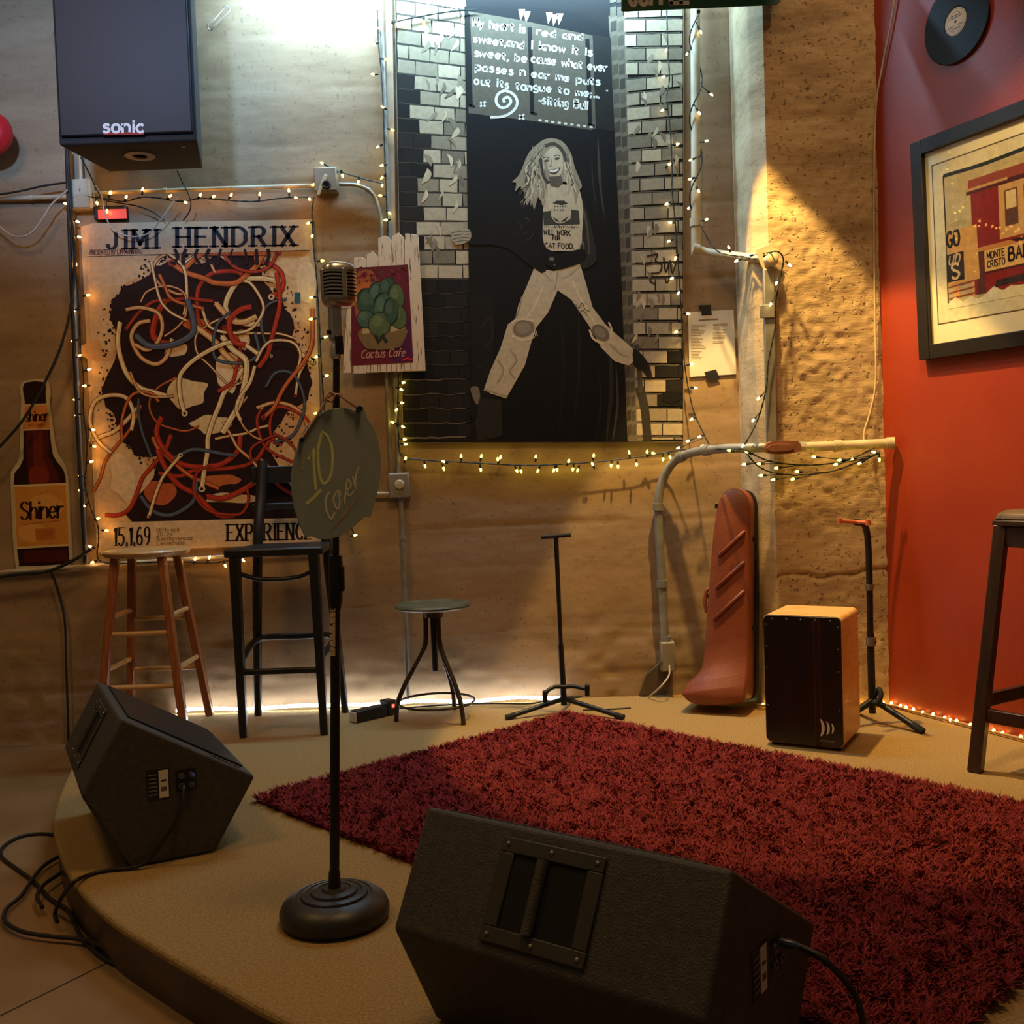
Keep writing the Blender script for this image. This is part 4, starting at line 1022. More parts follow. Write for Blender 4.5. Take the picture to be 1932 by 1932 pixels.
cable('small loop of pale wire pinned high on the concrete wall', [(428, 12, 4.66), (434, 20, 4.65), (418, 36, 4.65), (404, 50, 4.65), (397, 58, 4.66), (392, 48, 4.65), (405, 36, 4.65), (418, 22, 4.66), (428, 12, 4.66)], .0028, m_whitecable, 'wire_loop', 'wire')
t_ = RW0 + RWN * .012
def rw(u, v, off=.012): return opl(u, v, RW0 + RWN * off, RWN)
P = [rw(1692, -20), rw(1678, 60), rw(1664, 130)] + [oy(1652, 215, 4.325), oy(1649, 400, 4.325), oy(1651, 600, 4.325), oy(1652, 720, 4.325), oy(1641, 780, 4.32), oy(1631, 812, 4.31), oy(1630, 836, 4.30)]
tag(MB().tube(spline(P, 7), .004, 7).build('corner_cable', m_oldwhite, None, tuple(P[0]), smooth=60), 'thin cream cord running down the corner by the red wall', 'cord')

# ---- loudspeaker hung high on the wall
sp_z = oy(240, 270, 4.2)[2]; zt_ = sp_z + .95
fl_, fr_ = oy(111, 272, 4.2)[0], oy(372, 268, 4.2)[0]; bl_, br_ = oy(205, 322, 4.57)[0], oy(383, 322, 4.57)[0]
lsp = thing('loudspeaker', V((fl_ + fr_) / 2, 4.4, sp_z), 'large black loudspeaker hung high on the concrete wall', 'speaker')
sec = [V(fl_, 4.2, sp_z), V(fr_, 4.2, sp_z), V(br_, 4.57, sp_z), V(bl_, 4.57, sp_z)]
cabm = mat('speaker_carpet', rgb(44, 42, 42), rgb(34, 33, 33), 90, .85, bump=.3, bscale=400)
MB().slab(sec, V(0, 0, 1), .95).build('cabinet', cabm, lsp, bevel=.008)
m_mesh = mat('speaker_grille', rgb(40, 40, 42), rgb(24, 24, 26), 500, .55, metal=.3, lo=.45, hi=.55)
gr = MB().box(fl_ + .012, fr_ - .012, 4.184, 4.203, sp_z + .030, sp_z + .94).build('grille', m_mesh, lsp, bevel=.006)
bd = Print(wallmap(0, 4.1835)); bd.step = .0004
bd.poly([(194, 250), (272, 249), (272, 254), (194, 255)], rgb(150, 30, 30)); bd.text('sonic', 195, 249.5, 22, 5, rgb(226, 220, 214), width=76, space=1.8); ob = bd.build('name_badge', gr, print_mat('badge_ink', .4, .03)); tag(ob, 'silver lettered maker badge over a red bar')
rc = V(*oy(264, 297, 4.36)); rc[2] = sp_z; hr = [rc + V(math.cos(a) * .062, math.sin(a) * .062, -.001) for a in np.linspace(0, 2 * PI, 25)[:-1]]
MB().lathe([(.062, 0), (.062, .004), (.045, .006), (.032, .006), (.030, .0), (0, 0)], rc, 28, (0, 0, -1)).build('pole_cup', m_greybox, lsp, smooth=40)
q_ = oy(345, 281, 4.27); MB().lathe([(.008, 0), (.006, .003), (0, .003)], V(q_[0], q_[1], sp_z), 10, (0, 0, -1)).build('screw', m_steel, lsp, smooth=40)
ps = oy(127, 300, 4.62)
MB().bar(V(-1.72, 4.60, sp_z + .2), V(-1.52, 4.66, sp_z + .2), .05, .05, (0, 0, 1)).build('wall_bracket', m_blackmetal, lsp, bevel=.004)
MB().bar(V(-1.72, 4.56, sp_z + .6), V(-1.52, 4.66, sp_z + .6), .05, .05, (0, 0, 1)).build('wall_bracket', m_blackmetal, lsp, bevel=.004)
t = thing('support_post', oy(130, 1060, 4.66), 'slim dark post descending from loudspeaker along poster edge', 'post')
MB().tube([oy(125, 268, 4.64), oy(133, 500, 4.64), oy(146, 800, 4.64), oy(161, 1062, 4.64)], .008, 10).build('post', mat('dark_post', rgb(52, 44, 36), rgb(38, 33, 28), 10, .5, metal=.3), t, smooth=40)

# ---- red round ornament at the frame edge
rc_ = oy(-17, 252, 4.58); orb = thing('red_disc_lamp', rc_, 'bright red round ornament cut off by the left edge', 'ornament')
MB().lathe([(.0, -.055), (.05, -.048), (.085, -.026), (.094, 0), (.088, .02), (.06, .04), (0, .05)], rc_, 36, (0, 1, 0)).build('dome', mat('red_plastic', rgb(214, 44, 48), rgb(200, 36, 42), 4, .35), orb, smooth=50)
MB().cyl(rc_ + V(0, .04, 0), V(rc_[0], 4.698, rc_[2]), .018, n=14).build('mount', m_white, orb, smooth=40)

# ---- record on the red wall
vc = rw(1804, 41, .010); vy = thing('vinyl_record', vc, 'black vinyl record with pale label hung on the red wall', 'record')
m_vinyl = mat('black_vinyl', rgb(20, 19, 18), rgb(27, 26, 24), 300, .45, metal=.0, spec=.2)
pf = [(.151, 0), (.152, .001), (.150, .0025)]
for k in range(14): r_ = .147 - k * .0065; pf += [(r_, .0025), (r_ - .002, .00262 if k % 2 else .00242)]
pf += [(.052, .0028), (.051, .0022), (0, .0022)]
dsk = MB().lathe(pf, vc, 72, RWN).build('disc', m_vinyl, vy, smooth=40)
MB().lathe([(.050, .0022), (.050, .0032), (.046, .0036), (.005, .0036), (.0045, .0030), (0, .0030)], vc, 48, RWN).build('paper_label', m_paper, vy, smooth=30)
pr = Print(lambda x, y, h: tuple(vc + RWD * x + V(0, 0, y) + RWN * (.0037 + h))); pr.ell(0, 0, .0045, .0045, rgb(20))
for r_ in (.046, .036): pr.stroke([(math.cos(a) * r_, math.sin(a) * r_) for a in np.linspace(0, 2 * PI, 40)], .0012, rgb(120, 112, 96))
for k, (x, y, w_) in enumerate(((-.022, .022, .044), (-.026, .014, .052), (-.03, -.016, .022), (.010, -.016, .02), (-.02, -.026, .04))): pr.poly([(x, y), (x + w_, y), (x + w_, y + .003), (x, y + .003)], rgb(130, 122, 104), up=False)
pr.build('label_print', vy, print_mat('print_ink'))

# ---- green street sign at the top
t = thing('street_sign', oy(1320, 15, 4.27), 'green street sign reading coffee above the pipe, mostly cut off', 'sign')
sgn = [(1172, 20), (1176, 22), (1465, 9), (1473, 2), (1474, -60), (1468, -68), (1178, -56), (1172, -50)]
m_green = mat('street_sign_green', rgb(22, 92, 70), rgb(18, 82, 62), 4, .35)
MB().slab([oy(u, v, 4.265) for u, v in sgn], (0, 1, 0), .004).build('plate', m_green, t, bevel=.0015)
pr = Print(wallmap(0, 4.2645)); pr.text('COFFEE', 1186, 10, 48, 8, rgb(230), dx=(1, -.045), width=112); pr.build('lettering', t, print_mat('print_ink'))
MB().cyl(oy(1318, 22, 4.28), oy(1318, 22, 4.62), .008, n=8).build('bracket', m_steel, t, smooth=40)

# ================================================================== FLAT PRINTS
INK = print_mat('print_ink')

def sheet(name, corners, label, cat, off, th, m, Y=WALL, part='sheet'):
    P = [oy(u, v, Y - off) for u, v in corners]; lo = min(P, key=lambda p: p[2])
    t = thing(name, V(np.mean([p[0] for p in P]), Y, lo[2]), label, cat)
    MB().slab(P, (0, 1, 0), th).build(part, m, t); return t

# ---- big mural photograph: brick doorway, chalk board, laughing figure
mur = sheet('wall_mural', [(744, -45), (1290, -45), (1290, 834), (760, 836)], 'tall sepia photo mural of a leaping person in a brick doorway', 'poster', .022, .018, mat('mural_board', rgb(150, 138, 120), rough=.7))
p = Print(wallmap(.022)); R = random.Random(21)
g = lambda v, w=1.0: rgb(v, v * (1 - .10 * w), v * (1 - .28 * w))
p.poly([(745, -45), (1289, -45), (1289, 833), (761, 835)], g(22))
def lerp(a, b, t): return a + (b - a) * t
# left brick wall
Lx = lambda v: 747 + (v + 40) * .0155; Rx = lambda v: 880 + (v) * .012
rows = [-45 + 27.2 * k for k in range(33)]
for i, y0 in enumerate(rows):
    y1 = min(y0 + 27.2, 832); sl = .16 * (1 - max(0, min(1, y0 / 420.0)))     # courses fall to the right near the top
    dark_row = y0 > 545
    xs = Lx(y0) + (-14 if i % 2 else 0); j = 0
    while xs < Rx(y0):
        wv = R.uniform(34, 48); x0, x1 = max(xs, Lx(y0)), min(xs + wv, Rx(y0)); xs += wv; j += 1
        if x1 - x0 < 3: continue
        edge_dark = (x0 < 775 + R.uniform(-14, 14) and 120 < y0 < 560) or (y0 > 500 and R.random() < (y0 - 500) / 90)
        v_ = R.uniform(24, 38) if (dark_row or edge_dark) else R.choice([R.uniform(120, 150), R.uniform(150, 186), R.uniform(160, 194)])
        q = lambda x, y: (x + R.uniform(-.8, .8), y + (x - 815) * sl + R.uniform(-.7, .7))
        p.poly([q(x0 + 1, y0 + 1.6), q(x1 - 1, y0 + 1.6), q(x1 - 1, y1 - 1.6), q(x0 + 1, y1 - 1.6)], g(v_), up=False)
    p.up()
    if dark_row:
        p.stroke([(Lx(y0) + 2 + k * 13, y0 + R.uniform(-1.6, 1.6) - .05 * k) for k in range(10)], R.uniform(1.2, 4.5 if y0 > 690 else 1.8), g(R.uniform(88, 128) if y0 > 690 else R.uniform(56, 80)), up=False)
    else:
        p.stroke([(Lx(y0) + k * 13.2, y0 + (k * 13.2 - 68) * sl + R.uniform(-.8, .8)) for k in range(11)], 2.6, g(R.uniform(52, 70)), up=False)
p.up()
for k in range(46):                                   # leaf shadows on the lit bricks
    x, y = R.uniform(800, 868), R.uniform(-20, 470); a = R.uniform(-.8, .8) + PI / 2
    p.stroke([(x, y), (x + math.cos(a) * 11 + 4, y + math.sin(a) * 11), (x + math.cos(a) * 26, y + math.sin(a) * 26)], R.uniform(4, 11), g(R.uniform(112, 146)) if R.random() < .65 else g(R.uniform(190, 212)), smooth=3, taper=lambda t: math.sin(PI * t) * .9 + .1)
# right brick wall with its darker reveal
DX_ = lambda v: 1150 + max(0, v) * .042
p.poly([(1148, 30), (1180, 30), (1212, 833), (1184, 833)], g(112)); p.up()
RL_ = lambda v: 1176 + max(0, v) * .031
for i, y0 in enumerate(rows[1:]):
    sl = -.13 * (1 - max(0, min(1, y0 / 600.0))) + .10 * (1 if y0 < 120 else 0); y1 = min(y0 + 23.5, 830)
    for x0, x1 in ((DX_(y0) + .5, lerp(DX_(y0), RL_(y0), .47)), (lerp(DX_(y0), RL_(y0), .53), RL_(y0) - 1)):
        p.poly([(x0, y0 + 5), (x1, y0 + 2), (x1, y1 - 2), (x0, y1 + 1)], g(R.uniform(62, 96)), up=False)
    xs = RL_(y0) - (22 if i % 2 else 0)
    while xs < 1289:
        wv = R.uniform(36, 50); x0, x1 = max(xs, RL_(y0)), min(xs + wv, 1289); xs += wv
        if x1 - x0 < 3: continue
        dk = y0 > 655 and y0 < 745 and x0 > 1225
        v_ = R.uniform(26, 40) if dk else R.choice([R.uniform(125, 150), R.uniform(160, 190), R.uniform(165, 195)])
        p.poly([(x0 + 1, y0 + (x0 - 1232) * sl + 1), (x1 - 1, y0 + (x1 - 1232) * sl + 1), (x1 - 1, y1 + (x1 - 1232) * sl - 1), (x0 + 1, y1 + (x0 - 1232) * sl - 1)], g(v_), up=False)
p.up()
for i, y0 in enumerate(rows[1:]):
    sl = -.13 * (1 - max(0, min(1, y0 / 600.0))) + .10 * (1 if y0 < 120 else 0)
    p.stroke([(RL_(y0) + k * 10.5, y0 - .8 + (RL_(y0) + k * 10.5 - 1232) * sl + R.uniform(-.7, .7)) for k in range(11) if RL_(y0) + k * 10.5 < 1288], 2.2, g(R.uniform(84, 108)), up=False)
p.up()
for k in range(44):
    x, y = R.uniform(1200, 1280), R.uniform(20, 640); a = R.uniform(-.6, .6) + PI / 2
    p.stroke([(x, y), (x + math.cos(a) * 10 + 3, y + math.sin(a) * 9), (x + math.cos(a) * 20, y + math.sin(a) * 22)], R.uniform(4, 10), g(R.uniform(116, 148)) if R.random() < .6 else g(R.uniform(182, 205)), smooth=3, taper=lambda t: math.sin(PI * t) * .9 + .1)
p.stroke([(1206, 730), (1216, 770), (1222, 832)], 16, g(56), smooth=4); p.stroke([(1200, 650), (1206, 700), (1208, 740)], 9, g(74), smooth=4)
p.poly([(1248, 742), (1288, 738), (1288, 752), (1268, 762), (1250, 756)], g(24))
for st in ([(1220, 484), (1240, 480), (1236, 492), (1248, 500), (1244, 514), (1228, 516)], [(1252, 486), (1256, 514), (1264, 492), (1268, 516), (1280, 480)], [(1232, 520), (1226, 530), (1236, 536)], [(1254, 522), (1258, 534), (1266, 520)], [(1216, 500), (1230, 498)]):
    p.stroke(st, 3, g(42), smooth=4)
# door opening
p.poly([(876, 12), (1010, 14), (1100, 26), (1150, 62), (1157, 200), (1171, 500), (1184, 834), (890, 834), (884, 500)], g(17))
p.poly([(886, 560), (930, 560), (934, 834), (892, 834)], g(26)); p.stroke([(905, 620), (925, 600), (928, 640), (910, 660)], 5, g(38), smooth=5); p.stroke([(900, 690), (918, 700), (908, 720)], 4, g(36), smooth=5)
for x0, y0, y1, w_, v_ in ((1128, 262, 400, 5, 66), (1116, 300, 400, 3, 44), (1132, 300, 420, 2, 56), (1090, 560, 800, 6, 30), (1150, 640, 832, 8, 46), (1130, 700, 830, 4, 34), (1162, 690, 833, 5, 62), (1060, 600, 820, 7, 26)):
    p.stroke([(x0, y0), (x0 + 3, (y0 + y1) / 2), (x0 + (10 if y0 < 500 else -6), y1)], w_, g(v_), smooth=5, taper=lambda t: .25 + .75 * math.sin(PI * t))
# white tassel trim over the door
p.up()
for x, y in ((984, 18), (994, 22), (1036, 24), (1046, 28), (1056, 26)): p.poly([(x - 6, y), (x + 7, y), (x + 3, y + 12), (x - 2, y + 22)], g(205), up=False)
# chalk board
p.poly([(884, 22), (980, 38), (1110, 66), (1142, 74), (1142, 236), (1115, 246), (1000, 228), (884, 214)], g(92)); p.poly([(1118, 66), (1152, 72), (1158, 248), (1124, 244)], g(34))
for x, y0, y1 in ((883, 28, 200), (999, 52, 214), (1108, 74, 236)):
    p.stroke([(x, y0), (x + 3, (y0 + y1) / 2), (x + 5, y1)], 8, g(20)); p.stroke([(x + 2, y1), (x + 14, y1 + 2)], 5, g(20), up=False)
wt = g(214, .5); S = lambda s_: (1, s_)
for txt, x, y, h, wd in (('My heart is', 892, 50, 15, 98), ('red and', 1012, 66, 13, 86), ('sweet,and', 894, 80, 13, 94), ('I know it is', 1002, 92, 14, 115), ('sweet, be', 895, 106, 14, 98), ('cause what ever', 1003, 118, 14, 142), ('passes n', 897, 133, 14, 94), ('ear me puts', 1003, 146, 13, 128), ('out its ton', 896, 159, 14, 106), ('gue to me;...', 1006, 170, 13, 124), ('-sitting Bull', 1016, 196, 15, 92)):
    p.text(txt, x, y, h, 3.4, wt, dx=(1, .125), dy=(.05, -1), width=wd, jit=.55, gap=5, r=R)
p.text('"', 1144, 180, 9, 2.2, wt)
p.stroke([(925, 222), (950, 220), (968, 210), (976, 195), (970, 180), (954, 172), (940, 178), (936, 192), (944, 203), (956, 202), (964, 192), (958, 184), (950, 188), (952, 194)], 5.2, wt, smooth=6)
for x, y in ((911, 197), (984, 221)):
    p.stroke([(x - 5, y - 4), (x + 5, y + 5)], 4, wt); p.stroke([(x + 5, y - 5), (x - 5, y + 5)], 4, wt, up=False)
p.up()
for k in range(9): p.stroke([(1016 + k * 12, 227 + k * 1.6), (1022 + k * 12, 228 + k * 1.6)], 4, wt, up=False)
p.up()
# the figure
jean, jd, jl = g(196), g(156), g(214)
p.poly([(1008, 505), (1045, 512), (1094, 498), (1104, 530), (1118, 580), (1142, 612), (1164, 632), (1194, 658), (1198, 680), (1186, 690), (1160, 682), (1134, 656), (1112, 616), (1078, 566), (1052, 548), (1034, 590), (1012, 618), (1004, 640), (990, 690), (955, 752), (912, 738), (925, 700), (945, 655), (958, 612), (972, 602), (978, 576), (994, 540)], jean)
for st, w_, c in (([(1052, 512), (1050, 530), (1046, 548)], 2.2, jd), ([(1010, 508), (1030, 520), (1040, 532)], 2, jd), ([(1094, 503), (1075, 520), (1060, 526)], 2, jd), ([(1024, 540), (1010, 575), (990, 605)], 4, jl), ([(1080, 530), (1104, 580), (1130, 620)], 5, jl), ([(962, 660), (975, 680), (962, 700), (972, 715)], 3, jd), ([(940, 680), (950, 700), (938, 725)], 3, jd), ([(1150, 650), (1170, 668), (1184, 674)], 3, jd), ([(914, 734), (936, 742), (955, 748)], 2, jd), ([(1086, 575), (1092, 582), (1098, 572), (1104, 584), (1112, 588)], 1.6, g(92)), ([(1092, 590), (1100, 586), (1108, 596)], 1.4, g(96)), ([(985, 560), (979, 585), (974, 600)], 3, jd)):
    p.stroke(st, w_, c, smooth=4)
p.ell(988, 620, 21, 16, g(128), rot=-.2); p.ell(987, 619, 14, 11, g(150), rot=-.2); p.stroke([(966, 608), (985, 602), (1006, 606)], 4, jl, smooth=4); p.stroke([(966, 634), (986, 642), (1006, 636)], 5, jl, smooth=4)
p.up()
for k in range(6): p.stroke([(996 + k * 3, 634 + k * -2), (999 + k * 3, 644 - k * 2)], 1.6, jl, up=False)
p.ell(1133, 628, 19, 13, g(118), rot=.7); p.ell(1132, 627, 12, 8, g(142), rot=.7); p.stroke([(1112, 622), (1120, 640), (1140, 650)], 4, jl, smooth=4); p.stroke([(1148, 608), (1154, 622), (1152, 640)], 3, jl, smooth=4)
p.poly([(1194, 660), (1206, 664), (1222, 684), (1230, 708), (1224, 714), (1212, 700), (1196, 690)], g(32), smooth=3)
p.poly([(904, 736), (922, 740), (924, 750), (906, 772), (892, 790), (888, 772), (896, 752)], g(26), smooth=3); p.poly([(888, 732), (902, 730), (906, 750), (900, 764), (892, 750)], g(120), smooth=3)
p.poly([(905, 752), (946, 754), (948, 822), (902, 832), (896, 800)], g(44))
jk = g(20)
p.poly([(1000, 380), (978, 372), (955, 376), (938, 400), (915, 430), (885, 446), (888, 462), (925, 462), (960, 470), (985, 490), (1010, 508), (1030, 512), (1024, 440), (1028, 402)], jk, smooth=2)
p.poly([(1090, 372), (1108, 400), (1120, 450), (1126, 490), (1108, 506), (1094, 500), (1098, 440)], g(44), smooth=2); p.stroke([(1094, 375), (1106, 420), (1112, 480)], 4, g(80), smooth=4)
p.up()
for k in range(34):                                   # beaded motif on the sleeve
    a = R.uniform(0, 2 * PI); q = R.choice([9, 14, 19]); p.ell(991 + math.cos(a) * q * .85, 430 + math.sin(a) * q * 1.25, .9, .9, g(R.uniform(66, 105)), up=False, n=5)
p.poly([(854, 436), (872, 432), (886, 434), (889, 448), (880, 458), (860, 462), (852, 450)], g(168), smooth=3)
p.up()
for k in range(4): p.stroke([(852 + k, 440 + k * 6), (872 + k, 436 + k * 6), (886, 437 + k * 6)], 1.5, g(84), up=False)
p.poly([(1028, 352), (1046, 348), (1075, 350), (1094, 362), (1100, 400), (1098, 440), (1094, 470), (1060, 474), (1028, 468), (1024, 420)], g(196), smooth=2)
p.poly([(1024, 400), (1040, 398), (1044, 414), (1062, 420), (1076, 414), (1078, 396), (1092, 398), (1094, 424), (1026, 426)], g(66))
p.ell(1057, 402, 18, 20, g(190)); p.poly([(1042, 384), (1050, 379), (1064, 379), (1072, 385), (1060, 388)], g(60)); p.poly([(1041, 408), (1050, 414), (1057, 420), (1049, 418)], g(44)); p.poly([(1073, 408), (1064, 414), (1057, 420), (1066, 418)], g(44), up=False)
p.up()
for k in range(9): p.ell(1047 + (k % 5) * 5, 390 + (k // 5) * 7, 1.5, 1.8, g(84), up=False, n=6)
for k in range(17): p.stroke([(1026 + k * 4, 427 + R.uniform(-2, 1)), (1028 + k * 4, 431)], 2, g(R.choice([70, 150])), up=False)
p.up()
for txt, x, y, h, wd in (('WILL WORK', 1026, 443, 9, 50), ('FOR', 1043, 453, 8, 13), ('CAT FOOD.', 1028, 468, 9, 54)): p.text(txt, x, y, h, 1.9, g(34), dx=(1, .03), width=wd, jit=.3, r=R)
p.poly([(1022, 468), (1040, 474), (1060, 478), (1096, 470), (1106, 480), (1100, 494), (1062, 508), (1044, 508), (1024, 492)], g(18), smooth=2)
p.ell(1041, 489, 5, 3.5, g(120)); p.ell(1046, 500, 1.6, 1.6, g(120), up=False); p.stroke([(1094, 466), (1100, 458), (1102, 470)], 2, g(110), smooth=3)
# hair
hair = [(1010, 276), (1026, 264), (1046, 262), (1064, 270), (1078, 292), (1084, 315), (1092, 335), (1098, 352), (1092, 362), (1086, 386), (1080, 350), (1066, 344), (1038, 342), (1030, 352), (1026, 392), (1016, 372), (1008, 396), (1002, 376), (994, 388), (990, 368), (982, 352), (972, 362), (974, 346), (966, 344), (978, 332), (986, 316), (992, 300), (1000, 286)]
p.poly(hair, g(150), smooth=3)
for k in range(64):
    s_ = R.random(); left = R.random() < .62
    if left: x0, y0, x1, y1 = R.uniform(1000, 1030), R.uniform(272, 318), R.uniform(974, 1034), R.uniform(340, 394)
    else: x0, y0, x1, y1 = R.uniform(1064, 1076), R.uniform(284, 320), R.uniform(1070, 1096), R.uniform(336, 376)
    mx_, my_ = (x0 + x1) / 2, (y0 + y1) / 2
    p.stroke([(x0, y0), (mx_ - 4 + R.uniform(-3, 3), my_ - 8), (mx_ + R.uniform(-2, 5), my_ + 8), (x1, y1)], R.uniform(1.2, 3.2), g(R.choice([96, 112, 172, 188, 200, 206])), smooth=4, up=(k % 4 == 0), taper=lambda t: .3 + math.sin(PI * t) * .8)
p.stroke([(1028, 276), (1046, 272), (1062, 286), (1068, 306)], 6, g(74), smooth=4); p.stroke([(1020, 300), (1024, 330), (1034, 346)], 5, g(66), smooth=4)
# face
p.poly([(1030, 288), (1042, 279), (1054, 282), (1061, 298), (1062, 318), (1056, 332), (1044, 338), (1034, 332), (1026, 318), (1025, 302)], g(196), smooth=3)
p.poly([(1036, 334), (1058, 332), (1062, 346), (1052, 354), (1038, 350)], g(92)); p.poly([(1026, 306), (1033, 310), (1034, 326), (1040, 334), (1030, 328)], g(148), smooth=2)
p.ell(1031, 304, 5.5, 2.6, g(112), rot=-.15); p.ell(1051, 300, 5.5, 2.6, g(112), rot=-.15, up=False); p.ell(1031, 304.5, 2.6, 1.4, g(40), rot=-.15); p.ell(1051, 300.5, 2.6, 1.4, g(40), up=False)
p.stroke([(1025, 299), (1030, 297), (1036, 299)], 1.6, g(78), smooth=3); p.stroke([(1046, 295), (1051, 293), (1057, 295)], 1.6, g(78), smooth=3)
p.stroke([(1040, 302), (1041, 311), (1037, 314), (1043, 315.5)], 1.4, g(138), smooth=4)
p.poly([(1034, 322), (1044, 320), (1056, 317), (1053, 325), (1046, 330), (1038, 328)], g(70), smooth=3); p.poly([(1036, 322.5), (1045, 321), (1054, 318.5), (1051, 323.5), (1045, 326), (1039, 325.5)], g(228, .5), smooth=3)
p.build('photo_print', mur, INK)

# ---- large music poster; the picture is a free arrangement of dark cloud and coloured strands
pos = sheet('concert_poster', [(152, 428), (176, 421), (590, 414), (613, 1026), (183, 1044)], 'large concert poster with coloured strands on a dark cloud, framed by lights', 'poster', .014, .008, mat('poster_paper', rgb(212, 178, 134), rough=.55))
p = Print(wallmap(.014)); R = random.Random(5)
paper, paper2, ink, red, org, blu, crm = rgb(236, 204, 160), rgb(224, 186, 140), rgb(42, 22, 24), rgb(178, 54, 34), rgb(198, 104, 52), rgb(86, 92, 104), rgb(228, 196, 142)
p.poly([(163, 436), (582, 424), (606, 980), (186, 988)], paper2)
for k in range(26):
    x, y = R.uniform(185, 580), R.uniform(450, 960); p.ell(x, y, R.uniform(18, 46), R.uniform(14, 40), R.choice([rgb(228, 190, 144), rgb(214, 164, 114), rgb(236, 206, 164)]), n=14)
blob = []
for k in range(90):
    a = 2 * PI * k / 90; rr0 = 1 + .07 * math.sin(5 * a + 1) + .05 * math.sin(9 * a) + R.uniform(-.025, .025)
    blob.append((385 + math.cos(a) * 186 * rr0, 690 + math.sin(a) * 212 * rr0))
p.poly(blob, ink); p.poly([(318, 820), (470, 820), (540, 905), (556, 982), (250, 985), (290, 900)], ink, smooth=4)
p.up()
for k in range(420):                                   # speckled rim of the cloud
    a = R.uniform(0, 2 * PI); q = R.gauss(1.02, .045); p.ell(385 + math.cos(a) * 186 * q, 690 + math.sin(a) * 212 * q, R.uniform(1, 3.5), R.uniform(1, 3.5), ink, up=False, n=6)
# abstract pale islands in the middle
for cx, cy, rx_, ry_, c in ((352, 742, 44, 30, crm), (430, 700, 30, 46, paper), (330, 660, 24, 16, paper2), (402, 800, 40, 18, crm), (372, 612, 26, 14, org), (458, 640, 16, 20, paper2), (420, 905, 46, 12, org), (440, 940, 60, 10, paper2), (300, 930, 30, 26, rgb(190, 92, 52)), (230, 900, 26, 44, paper)):
    P = [(cx + math.cos(a) * rx_ * R.uniform(.7, 1.15), cy + math.sin(a) * ry_ * R.uniform(.7, 1.15)) for a in np.linspace(0, 2 * PI, 11)[:-1]]; p.poly(P, c, smooth=3)
for k in range(62):                                    # free strands
    a = R.uniform(0, 2 * PI); q = R.uniform(.35, 1.05); x, y = 385 + math.cos(a) * 190 * q, 695 + math.sin(a) * 235 * q; h = R.uniform(0, 2 * PI); P = [(x, y)]; cur = R.uniform(-.75, .75)
    for j in range(R.randint(4, 8)):
        h += cur + R.uniform(-.35, .35); x += math.cos(h) * R.uniform(20, 40); y += math.sin(h) * R.uniform(20, 40)
        x = min(max(x, 172), 590); y = min(max(y, 478), 972); P.append((x, y))
    c = R.choice([crm, crm, org, red, red, blu, rgb(216, 168, 110)]); w_ = R.choice([R.uniform(2, 4), R.uniform(3, 6), R.uniform(5, 10)])
    p.stroke(P, w_ + 2.5, rgb(110, 44, 28) if c != blu else rgb(48, 50, 60), smooth=5); p.stroke(P, w_, c, smooth=5); p.stroke([(q_[0] - w_ * .2, q_[1] - w_ * .2) for q_ in P], w_ * .25, tuple(min(1, v * 1.5) for v in c[:3]) + (1,), smooth=5)
    if R.random() < .4: p.ell(P[0][0], P[0][1], w_ * .85, w_ * .85, R.choice([red, crm])); p.ell(P[0][0], P[0][1], w_ * .4, w_ * .4, ink)
p.poly([(556, 552), (567, 552), (567, 572), (556, 572)], rgb(46, 96, 112))
p.poly([(163, 436), (582, 424), (585, 472), (165, 484)], rgb(206, 170, 132))
for k in range(9):
    x = 330 + k * 22; p.stroke([(x, 470), (x + R.uniform(-6, 6), 484), (x + R.uniform(-8, 8), 500)], R.uniform(3, 8), ink, smooth=4)
p.text('JIMI', 204, 470, 34, 7.5, rgb(40, 38, 48), dx=(1, -.02), width=92, space=3.6, serif=True, asp=.5); p.text('HENDRIX', 335, 466, 35, 8, rgb(40, 36, 44), dx=(1, -.012), width=220, space=3.4, serif=True, asp=.5)
p.text('PRESENTED BY LIPPMANN RAU', 171, 481, 8.5, 1.5, rgb(110, 66, 52), dx=(1, -.02), width=98)
p.poly([(183, 986), (606, 976), (609, 1024), (185, 1042)], rgb(224, 192, 148))
p.text('15.1.69', 216, 1029, 33, 3.8, rgb(36, 26, 24), dx=(1, -.02), width=67, space=2.4, serif=True, asp=.55)
p.text('EXPERIENCE', 430, 1020, 30, 4.8, rgb(36, 26, 24), dx=(1, -.02), width=158, space=2.6, serif=True, asp=.5)
for k, s_ in enumerate(('Mittwoch', '20 Uhr', 'Beethovensaal', 'Liederhalle')): p.text(s_, 297, 1003 + k * 8.4, 7, 1.1, rgb(120, 98, 74), dx=(1, -.02), width=(42, 30, 68, 52)[k])
p.build('poster_print', pos, INK)

